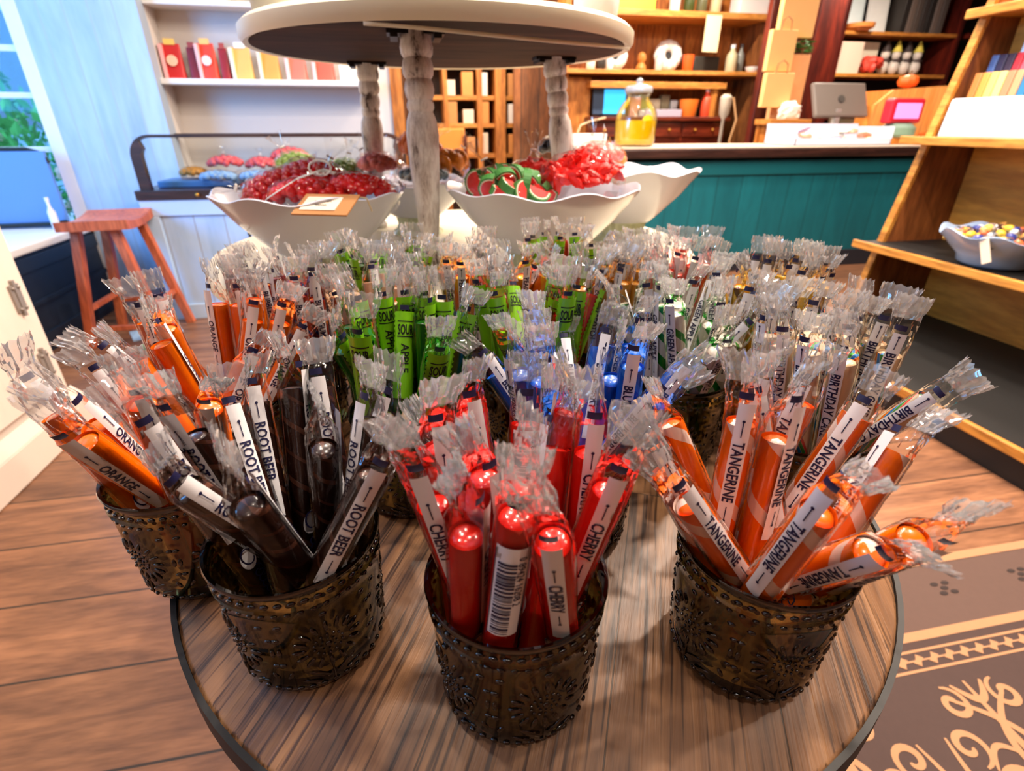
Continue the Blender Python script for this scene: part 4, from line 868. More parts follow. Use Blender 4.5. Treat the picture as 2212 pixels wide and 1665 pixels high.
for x, z, t in ((-.54, .12, 0), (-.13, .515, 1), (-.03, 1.0, 2), (.12, 1.505, 3)):
    xe = .40
    MB().box(x, x + .022, -1.6, 1.09, z - .028, z + .008).build('front_edge', m_rack, e, smooth=0, bev=.004)
    MB().box(x + .02, xe, -1.6, 1.08, z - .02, z).build('shelf', m_black if t in (0, 1) else m_rack, e, smooth=0)
MB().box(-.52, .40, -1.6, 1.06, 0, .09).build('toe_board', plain('black_toe', (12, 13, 15), .4), e, smooth=0)
e = empty('ruffled_bowl', (2.46, 1.82, .516), 'pale blue bowl of wrapped sweets on the black middle shelf of the rack', 'bowl')
ruffled(e, .22, .135, m_blueceramic, 0, 7, .5, base=.5, amp=.014)
cols = [(240, 200, 60), (240, 236, 230), (50, 60, 140), (236, 170, 90), (60, 40, 36), (226, 110, 60)]
swm = []
for i, c in enumerate(cols):
    q = MB().ball((0, 0, 0), (.020, .014, .014), 10, 7, jit=.06)
    for s in (-1, 1): q.add([(s * .018, -.003, 0), (s * .038, -.014, .004), (s * .040, .012, -.004), (s * .018, .003, 0)], [(0, 1, 2, 3)])
    swm.append(q.mesh('wrapped_sweet', plain('sw%d' % i, c, .3, coat=.5, noise=.25, nscale=90)))
cn = ['yellow', 'white', 'blue', 'orange', 'dark brown', 'red-orange']
for i in range(54):
    a = i * 2.39996; r = .175 * sqrt((i + .5) / 54); o = bpy.data.objects.new('wrapped_sweet', swm[i % 6]); COL.objects.link(o)
    o.location = (2.46 + r * cos(a), 1.82 + r * sin(a), .516 + .108 + .045 * (1 - (r / .175) ** 2)); o.rotation_euler = (random.uniform(-.6, .6), random.uniform(-.6, .6), random.uniform(0, 6))
    tag(o, '%s wrapped sweet in the heap in the pale blue bowl' % cn[i % 6], 'sweet', '%s sweets in the pale blue bowl' % cn[i % 6])
o = MB().box(-.018, .018, -.002, .002, -.055, .05).build('price_tag', m_tagw, None, (2.262, 1.72, .610), rot=(0, .5, 1.5)); tag(o, 'narrow pale tag hung over the rim of the pale blue bowl', 'tag')
thing1('card_holder', MB().box(-.012, .012, -.45, .45, 0, .165), plain('white_card_holder', (216, 224, 242), .45), (2.50, 1.86, 1.0), 'wide white card holder standing on the upper shelf of the rack', 'holder', rot=(0, .12, 0), bev=.02)
for row, (x, z, h, cs, names) in enumerate(((2.57, 1.0, .265, [(190, 120, 60), (226, 150, 70), (236, 196, 110), (240, 210, 130), (190, 130, 96), (206, 150, 110), (40, 120, 170), (30, 100, 150), (190, 40, 60)], ['brown', 'orange', 'gold', 'pale gold', 'rust', 'tan', 'blue', 'dark blue', 'crimson']),
                                         (2.62, 1.0, .335, [(60, 90, 150), (30, 30, 70), (40, 30, 60), (210, 60, 80), (236, 90, 110), (60, 120, 40), (90, 160, 60), (226, 170, 60), (120, 60, 130)], ['steel blue', 'navy', 'dark violet', 'crimson', 'pink', 'dark green', 'leaf green', 'amber', 'purple']))):
    for i, (c, n_) in enumerate(zip(cs, names)):
        thing1('envelope', MB().box(-.012, .012, -.016, .016, 0, h), plain('env_%s' % n_.replace(' ', '_'), c, .5, noise=.1), (x, 2.285 - .0365 * i, z), '%s envelope pack in the %s row of the rack' % (n_, ('front', 'back')[row]), 'envelope', 'envelope packs in the %s row' % ('front', 'back')[row], rot=(0, .10, 0), bev=.003)
thing1('header_card', MB().box(-.006, .006, -.42, .42, 0, .49), plain('pale_blue_card', (164, 198, 240), .5), (2.66, 1.78, 1.0), 'large pale blue card at the top of the rack above the envelopes', 'card', rot=(0, .03, 0))
thing1('rubber_band_ball', MB().ball((0, 0, .02), .02, 10, 8), plain('yellow_green', (220, 230, 90), .5), (2.46, 1.27, 1.008), 'small yellow-green ball at the front of the upper rack shelf', 'ball')

# ---------------------------------------------------------------- rug
m_rug = plain('taupe_rug', (88, 66, 58), .9, noise=.08, nscale=90); m_rug2 = plain('dark_taupe_rug', (66, 48, 44), .9, noise=.1, nscale=90); m_rugt = plain('tan_rug_pattern', (166, 122, 88), .9, noise=.06, nscale=90); m_rugd = plain('dark_rug_motif', (44, 32, 30), .9)
q = MB(); ZR_ = .006
q.box(.55, 1.85, -1.6, .835, 0, ZR_, 0)
def strip(y0, y1, mi, x0=.55, x1=1.85, dz=.0012): q.box(x0, x1, y0, y1, ZR_, ZR_ + dz, mi)
strip(.81, .835, 2); strip(.618, .640, 2); strip(-1.6, .618, 1, dz=.0006)
strip(.594, .600, 2); strip(.552, .558, 2)
for i in range(32):
    x = .58 + i * .04; q.prism([(-.016, -.004), (-.004, -.014), (.004, -.004), (.016, .004), (.004, .014), (-.004, .004)], .0012, 2, T(x, .576, ZR_ + .0006)); q.box(x - .02, x + .02, .574, .578, ZR_, ZR_ + .0014, 2)
for i in range(4):
    for dx, dy in ((-.016, .014), (.016, .014), (-.016, -.014), (.016, -.014), (0, 0)):
        k = 10; q.prism([(.011 * cos(2 * pi * j / k), .006 * sin(2 * pi * j / k)) for j in range(k)], .0012, 3, T(1.02 + .24 * i + dx, .735 + dy, ZR_))
NR = [0]
def ribbon(pts, w, mi=2):
    P = [Vector((BX + (x - BX) * .75, .515 + (y - .445) * .75, 0)) for x, y in pts]; n = len(P); v = []; w = w * .75; NR[0] += 1
    for i in range(n):
        d = (P[min(i + 1, n - 1)] - P[max(i - 1, 0)]).normalized(); nn = Vector((-d.y, d.x, 0)); ww = w * (.35 + .65 * max(0, sin(pi * i / (n - 1))) ** .7) * .5
        v += [P[i] + nn * ww + Vector((0, 0, ZR_ + .0012 + NR[0] * 2e-5)), P[i] - nn * ww + Vector((0, 0, ZR_ + .0012 + NR[0] * 2e-5))]
    q.add(v, [(2 * i, 2 * i + 1, 2 * i + 3, 2 * i + 2) for i in range(n - 1)], mi)
def spiral(cx, cy, r, a0, turns, s=1, w=.018):
    n = 26; ribbon([(cx + r * (1 - .85 * i / n) * cos(a0 + s * turns * 2 * pi * i / n), cy + r * (1 - .85 * i / n) * sin(a0 + s * turns * 2 * pi * i / n)) for i in range(n + 1)], w)
def arc(x0, y0, x1, y1, bend, w=.018):
    n = 16; d = Vector((x1 - x0, y1 - y0)); nn = Vector((-d.y, d.x)); ribbon([(x0 + d.x * i / n + nn.x * bend * sin(pi * i / n), y0 + d.y * i / n + nn.y * bend * sin(pi * i / n)) for i in range(n + 1)], w)
for bx_ in (.72, 1.07, 1.42):
    BX = bx_
    for s in (-1, 1):
        spiral(bx_ + s * .085, .40, .045, pi / 2, 1.3, s); spiral(bx_ + s * .15, .30, .05, -pi / 2, 1.2, -s); spiral(bx_ + s * .09, .19, .06, pi, 1.1, s, .022); spiral(bx_ + s * .17, .08, .055, 0, 1.3, -s)
        arc(bx_, .10, bx_ + s * .10, .42, .25 * s); arc(bx_, .02, bx_ + s * .19, .33, -.3 * s); arc(bx_ + s * .02, .25, bx_ + s * .13, .24, .4 * s, .014); arc(bx_, -.05, bx_ + s * .2, .05, .3 * s)
    arc(bx_, -.1, bx_, .45, .02, .022); arc(bx_ - .05, .445, bx_ + .05, .445, -.5, .02)
o = q.build('rug', [m_rug, m_rug2, m_rugt, m_rugd], None, (0, 0, .0005), smooth=0); tag(o, 'dark taupe rug with tan border stripes and scroll pattern, bottom right', 'rug')

# ================================================================== GLASS JARS
def smoked_glass(name, tint, gloss, boost):
    m = film_mat(name, gloss, 0, .0, .04, tint, boost); N, K = m.node_tree.nodes, m.node_tree.links
    tr = [n for n in N if n.type == 'BSDF_TRANSPARENT'][0]; lw = N.new('ShaderNodeLayerWeight'); lw.inputs['Blend'].default_value = .35   # slanting paths through the tinted wall absorb more
    mx = N.new('ShaderNodeMix'); mx.data_type = 'RGBA'; mx.inputs[6].default_value = (*tint, 1); mx.inputs[7].default_value = (*[t ** 4 for t in tint], 1)
    K.new(lw.outputs['Facing'], mx.inputs[0]); K.new(mx.outputs[2], tr.inputs[0]); return m
m_jar = smoked_glass('smoked_glass', (.82, .78, .52), .05, .8)
m_jard = smoked_glass('smoked_glass_thick', (.07, .065, .045), .10, .9)
m_jarb = smoked_glass('smoked_glass_base', (.10, .09, .06), .08, .8)
JH = .090
def jr(z): return .0435 + (.0490 - .0435) * (z / JH) ** .8
def jar_mesh():
    q = MB()
    q.lathe([(.037, 0), (.042, .002), (jr(.006), .008)] + [(jr(z), z) for z in (.02, .035, .05, .065, .074)] + [(jr(.074) + .0012, .0755), (jr(.076), .077), (jr(.084), .085), (.0500, .087), (.0506, .0890), (.0500, .0905), (.0482, .0900), (.0470, .087)]
            + [(jr(z) - .0030, z) for z in (.074, .05, .03, .012)] + [(.034, .0095), (.001, .009)], 72, cap0=True, cap1=False)
    for i, f in enumerate(q.f):
        zc = sum(q.v[k][2] for k in f) / len(f)
        if zc > .0855 or zc < .012: q.m[i] = 2 if zc < .012 else 1
    def lump(a, z, ru, rv, d, tilt=0, seg=7, rings=4):
        r = jr(z); M = R(a, 'Z') @ T(r - .0002, 0, z) @ R(-.08, 'Y') @ R(tilt, 'X')
        v0 = len(q.v); q.ball((0, 0, 0), (d * .85, ru, rv), seg, rings, 1, M)
    for k in range(44):
        lump(2 * pi * k / 44, .0805, .0026, .0016, .0016)
        lump(2 * pi * (k + .5) / 44, .0725, .0020, .0013, .0013)
    for s in range(5):
        a0 = 2 * pi * s / 5 - pi / 2 + .15
        cz = .040; rr = .0435
        for p in range(16):
            t = 2 * pi * p / 16; lump(a0 + .0155 * sin(t) / rr, cz + .0155 * cos(t), .0016, .0042, .0018, -t)
        for p in range(14):
            t = 2 * pi * p / 14; lump(a0 + .0078 * sin(t) / rr, cz + .0078 * cos(t), .0010, .0010, .0014, 0, 6, 4)
        for p in range(8):
            t = 2 * pi * p / 8; lump(a0 + .0042 * sin(t) / rr, cz + .0042 * cos(t), .0009, .0009, .0012, 0, 6, 3)
        lump(a0, cz, .0022, .0022, .0018)
        lump(a0, .016, .0007, .0085, .0014)                           # stem
        for sgn in (-1, 1):
            lump(a0 + sgn * .0075 / rr, .0165, .0017, .0075, .0014, -sgn * 1.05); lump(a0 + sgn * .0125 / rr, .0115, .0013, .0060, .0013, -sgn * 1.25)
            lump(a0 + sgn * .0255 / rr, .052, .0024, .0014, .0014); lump(a0 + sgn * .0255 / rr, .030, .0024, .0014, .0014); lump(a0 + sgn * .0255 / rr, .041, .0016, .0034, .0014)
            lump(a0 + sgn * .0225 / rr, .063, .0026, .0015, .0014); lump(a0 + sgn * .023 / rr, .020, .0015, .0032, .0013, sgn * .6)
        lump(a0, .0655, .0026, .0015, .0014)
    for k in range(40): lump(2 * pi * k / 40, .0065, .0022, .0014, .0012)
    return q.mesh('glass_jar', [m_jar, m_jard, m_jarb], 50)
jarme = jar_mesh()

# ================================================================== WRAPPED CANDY STICKS
CL = .145      # candy length
m_film = film_mat('wrapper_film', .012, .0, .1, .05, boost=.75)
m_crimp = film_mat('wrapper_crimp', .10, .13, .0, .05, boost=.9)
def wrapper_mesh(kind):
    """clear flow wrap: a tube round the candy, gathered and flared in a crimped, zig-zag cut end"""
    q = MB(); seg = 34; rnd = random.Random(100 + kind)
    zs = [.0, .004, .03, .06, .09, .115, .135, .146, .154, .160, .165, .170, .175, .1785]
    top = .182 if kind != 1 else .178
    ring = []
    ph = rnd.uniform(0, 6); bend = [0, .010, .002, -.009, .005][kind]; bend2 = [.003, -.004, .012, .004, -.010][kind]; wid = [.0112, .0085, .0124, .0100, .0118][kind]
    def put(z, a, b, k, jit):
        for i in range(seg):
            t = 2 * pi * i / seg; c, s = cos(t), sin(t)
            x = a * (abs(c) ** .8) * (1 if c > 0 else -1); y = b * (abs(s) ** .8) * (1 if s > 0 else -1)
            u = max(0, z - .150) / .044
            if k: y += .0011 * sin(x * 2200 + ph) * k
            x += bend * u * u; y += bend2 * u * u
            q.v.append((x + rnd.uniform(-jit, jit), y + rnd.uniform(-jit, jit), z + rnd.uniform(-jit, jit) * (1.5 if k else .5)))
    for z in zs:
        u = max(0, (z - .158) / .0215)
        a = .0094 + .0004 * sin(z * 260 + ph); b = .0090 + .0003 * sin(z * 210 + 2 * ph)
        if z == 0: a, b = .006, .001
        if u > 0:
            g = .55 if kind == 1 else .92
            a = .0094 * (1 - u) + .0094 * g * u; b = .0090 * (1 - u) ** 1.3 + .0006
        put(z, a, b, 0, .0003 + .0008 * min(1, max(0, u * 1.2)))
    n0 = len(zs)
    for j, (dz, f) in enumerate(((0, .82), (.003, .9), (.006, .97), (.0095, 1.03), (.013, 1.06))): put(top + dz, wid * f, .0005, 1.0, .0005)
    n = n0 + 5
    for i in range(seg):                    # saw-tooth cut
        x, y, z = q.v[(n - 1) * seg + i]; q.v[(n - 1) * seg + i] = (x, y, z + (.0014 if i % 2 else -.0006))
    for j in range(n - 1):
        for i in range(seg):
            k = (i + 1) % seg; q.f.append((j * seg + i, j * seg + k, (j + 1) * seg + k, (j + 1) * seg + i)); q.m.append(0 if j < n0 - 1 else 1)
    return q.mesh('wrapper', [m_film, m_crimp], 14)
WRAP = [wrapper_mesh(k) for k in range(5)]

m_ink = plain('navy_ink', (22, 22, 66), .45); m_paper = plain('white_print', (238, 236, 240), .35, coat=.4); m_blackink = plain('black_ink', (12, 14, 12), .5); m_lime = plain('lime_print', (132, 204, 24), .32, coat=.5)
RL = .0098
def curved(x, z, r=RL, lift=0): a = x / RL; return ((r + lift) * sin(a), -(r + lift) * cos(a), z)
def patch(x0, x1, z0, z1, nx=5, nz=2, lift=0, q=None, mi=0, zig=0):
    q = q or MB()
    def f(u, v):
        x = x0 + (x1 - x0) * u
        if zig and (u < .01 or u > .99): x += zig * (1 if int(v * (nz - 1)) % 2 else -1)
        return curved(x, z0 + (z1 - z0) * v, RL, lift)
    return q.grid(nx, nz, f, mi)
STRIP = patch(-.0043, .0043, .086, .170, 5, 3).mesh('flavour_strip', m_paper)
LIME = patch(-.0105, .0105, .096, .170, 13, 36, zig=.0007).mesh('flavour_panel', m_lime)
BAND = patch(-.0068, .0040, .1715, .1755, 6, 2, lift=-.0026).mesh('registration_mark', m_ink)
def put_text(q, s, size, z0, xc=0, down=True, condensed=.9, lift=.0003, bold=.03, mi=0, maxlen=None):
    """letters wrapped on the stick; DOWN: reading towards the jar with letter tops to the right"""
    v, f, L = text_geo(s, bold); k = size
    kx = size * condensed
    if maxlen and L * kx > maxlen: kx = maxlen / L
    V = []
    for x, y in v:
        if down: V.append(curved(xc + (y - .5) * k, z0 - x * kx, RL, lift))
        else: V.append(curved(xc + (x - L / 2) * kx, z0 + (y - .5) * k, RL, lift))
    q.add(V, f, mi); return L * kx
_let = {}
def strip_letters(s):
    if s in _let: return _let[s]
    q = MB(); zc = .128
    half = 0
    if s:
        v, f, L = text_geo(s, .03); ln = min(L * .0060 * .85, .058); half = ln / 2
        put_text(q, s, .0060, zc + half, 0, True, .85, bold=.03, maxlen=.058)
    else: half = .010
    for sg in (-1, 1):
        a = zc + sg * (half + .003); b_ = zc + sg * min(half + .0125, .0395)
        patch(-.00028, .00028, min(a, b_), max(a, b_), 2, 2, .0003, q)
        c = [(.0009 * cos(2 * pi * i / 8), .0009 * sin(2 * pi * i / 8)) for i in range(8)]
        q.add([curved(x, b_ + y, RL, .0003) for x, y in c], [tuple(range(8))], 0)
    _let[s] = q.mesh('lettering', m_ink); return _let[s]
def lime_letters(word):
    key = 'sour' + word
    if key in _let: return _let[key]
    q = MB()
    put_text(q, 'SOUR', .0085, .155, 0, False, .95, bold=.045, maxlen=.0135)
    for z in (.1488, .1618): patch(-.0072, .0072, z - .0005, z + .0005, 8, 2, .0003, q)
    if word: put_text(q, word, .0066, .143, 0, True, 1.0, bold=.03, maxlen=.038)
    _let[key] = q.mesh('lettering', m_blackink); return _let[key]
def script_mark():
    """white oval and pen loops of the maker's script low on the wrapper"""
    q = MB()
    ov = [(.0052 * cos(t), .070 + .0075 * sin(t) + .002 * cos(t)) for t in [2 * pi * i / 18 for i in range(18)]]
    q.add([curved(x, z, RL, .0002) for x, z in ov], [tuple(range(18))], 0)
    def pen(P, w):
        V = []
        for i, (x, z) in enumerate(P):
            a, c = P[max(i - 1, 0)], P[min(i + 1, len(P) - 1)]; dx, dz = c[0] - a[0], c[1] - a[1]; l = sqrt(dx * dx + dz * dz) or 1
            V += [curved(x - dz / l * w, z + dx / l * w, RL, .0005), curved(x + dz / l * w, z - dx / l * w, RL, .0005)]
        q.add(V, [(2 * i, 2 * i + 1, 2 * i + 3, 2 * i + 2) for i in range(len(P) - 1)], 1)
    pen([(.0036 * cos(t), .0715 + .0055 * sin(t)) for t in [.6 + 5.2 * i / 16 for i in range(17)]], .0005)
    for k in range(5): pen([(.0028 * sin(t) + .001, .060 - .005 * k + .0035 * cos(t) - .0006 * t) for t in [2 * pi * i / 10 for i in range(11)]], .0004)
    return q.mesh('script_mark', [m_paper, m_ink])
SCRIPT = script_mark()
def barcode_meshes():
    p = patch(-.0078, .0078, .092, .152, 9, 3, .0002).mesh('barcode_label', m_paper); q = MB(); r_ = random.Random(3); z = .0935
    patch(-.0078, -.0074, .090, .150, 2, 2, .0004, q); patch(.0074, .0078, .090, .150, 2, 2, .0004, q)
    while z < .1435:
        w = r_.choice((.0005, .0005, .0010, .0015)); patch(-.0060, .0024, z, z + w, 6, 2, .0004, q); z += w + r_.choice((.0005, .0007, .0012))
    put_text(q, '0 89424 16208 2', .0036, .147, .0046, True, .95, .0004, .01, maxlen=.053)
    return p, q.mesh('barcode', m_ink)
BAR_P, BAR_Q = barcode_meshes()

def candy_mesh(mat):
    q = MB(); r = .0082
    q.lathe([(r * .6, 0), (r * .95, .0015), (r, .004)] + [(r * (1 + .015 * sin(z * 190)), z) for z in (.03, .06, .09, .12, .145)] + [(r * .99, CL - .004), (r * .86, CL - .0012), (r * .55, CL)], 18)
    return q.mesh('candy', mat, 50)
FL = {  # jar: (what it is called, candy material, label text or ('lime', word), where the jar stands)
 'root': ('dark brown root beer', candy_mat('root_beer_candy', (46, 22, 14), [(.0, .10, (96, 58, 44)), (.5, .56, (84, 48, 36))], 26), 'ROOT BEER', 'front left jar'),
 'cherry': ('bright red cherry', candy_mat('cherry_candy', (232, 34, 22), rough=.16), 'CHERRY', 'front middle jar'),
 'tang': ('striped tangerine', candy_mat('tangerine_candy', (255, 112, 2), [(.0, .22, (255, 226, 214))], 22), 'TANGERINE', 'front right jar'),
 'orL': ('plain orange', candy_mat('orange_candy', (255, 112, 0)), 'ORANGE', 'leftmost jar'),
 'or2': ('clear orange', candy_mat('orange_candy_2', (255, 118, 4)), 'ORANGE', 'second orange jar'),
 'bub': ('red-brown bubble gum', candy_mat('bubble_gum_candy', (158, 40, 20), [(.0, .10, (40, 70, 140)), (.45, .56, (240, 140, 30))], 20), 'BUBBLEGUM', 'bubble gum jar'),
 'orcream': ('cream and orange', candy_mat('orange_cream_candy', (246, 200, 160), [(.0, .16, (244, 122, 30))], 14), '', 'orange cream jar'),
 'sback': ('dark green lime-labelled', candy_mat('dark_green_candy', (24, 70, 14)), ('lime', ''), 'dark green jar'),
 'sapple': ('green sour apple', candy_mat('sour_apple_candy', (20, 104, 16)), ('lime', 'APPLE'), 'sour apple jar'),
 'blue': ('blue blueberry', candy_mat('blueberry_candy', (22, 104, 220), [(.0, .12, (60, 140, 240))], 20), 'BLUEBERRY', 'blueberry jar'),
 'scherry': ('dark red lime-labelled', candy_mat('sour_cherry_candy', (188, 22, 12)), ('lime', ''), 'central red jar'),
 'peach': ('orange and yellow peach', candy_mat('peaches_cream_candy', (250, 130, 24), [(.0, .35, (255, 196, 40))], 10), 'PEACHES & CREAM', 'peach jar'),
 'butter': ('amber butterscotch', candy_mat('butterscotch_candy', (220, 146, 40), [(.0, .12, (196, 112, 24))], 12), 'BUTTERSCOTCH', 'butterscotch jar'),
 'wmel': ('red lime-labelled sour', candy_mat('sour_red_candy', (196, 26, 18)), ('lime', ''), 'rear red jar'),
 'gapple': ('green apple', candy_mat('green_apple_candy', (238, 232, 216), [(.0, .22, (30, 140, 40)), (.5, .66, (30, 140, 40))], 20), 'GREEN APPLE', 'green apple jar'),
 'pink': ('coral pink', candy_mat('coral_candy', (244, 96, 74), [(.0, .25, (250, 214, 200))], 16), '', 'coral jar'),
 'birth': ('cream birthday cake', candy_mat('birthday_candy', (248, 222, 186), [(.0, .045, (240, 130, 30)), (.05, .095, (40, 130, 200)), (.10, .145, (60, 160, 70)), (.15, .19, (240, 90, 80))], 8), 'BIRTHDAY CAKE', 'birthday cake jar'),
 'ban': ('yellow banana', candy_mat('banana_candy', (250, 190, 24), [(.0, .14, (110, 56, 20))], 12), 'BANANA', 'banana jar'),
}
JPOS = {'root': (-.083, .265), 'cherry': (.043, .209), 'tang': (.193, .204), 'orL': (-.174, .352), 'or2': (-.172, .462), 'bub': (-.130, .565), 'orcream': (-.027, .53), 'sback': (-.03, .645), 'sapple': (-.013, .410), 'blue': (.118, .338), 'scherry': (.113, .468), 'peach': (.085, .59), 'butter': (.2, .535), 'wmel': (.195, .652), 'gapple': (.253, .432), 'pink': (.305, .585), 'birth': (.305, .318), 'ban': (.368, .470)}
JLAB = {k: 'embossed smoked glass jar ' + v for k, v in {'root': 'of root beer sticks, front left of the three nearest', 'cherry': 'of cherry sticks, nearest the camera at the table front', 'tang': 'of tangerine sticks, front right of the three nearest',
 'orL': 'of orange sticks at the far left edge of the table', 'or2': 'of orange sticks just behind the leftmost jar', 'bub': 'of bubble gum sticks at the left back', 'orcream': 'of cream and orange sticks behind the sour apple jar', 'sback': 'of dark green lime-labelled sticks at the back left',
 'sapple': 'of green sour apple sticks in the middle', 'blue': 'of blue sticks right behind the cherry jar', 'scherry': 'of red lime-labelled sticks in the table centre', 'peach': 'of peach sticks at the back below the turned leg', 'butter': 'of amber butterscotch sticks', 'wmel': 'of red lime-labelled sticks at the back right',
 'gapple': 'of green and white sticks behind the blueberry jar', 'pink': 'of coral sticks at the right back', 'birth': 'of cream birthday cake sticks behind the tangerine jar', 'ban': 'of yellow banana sticks at the far right back'}.items()}
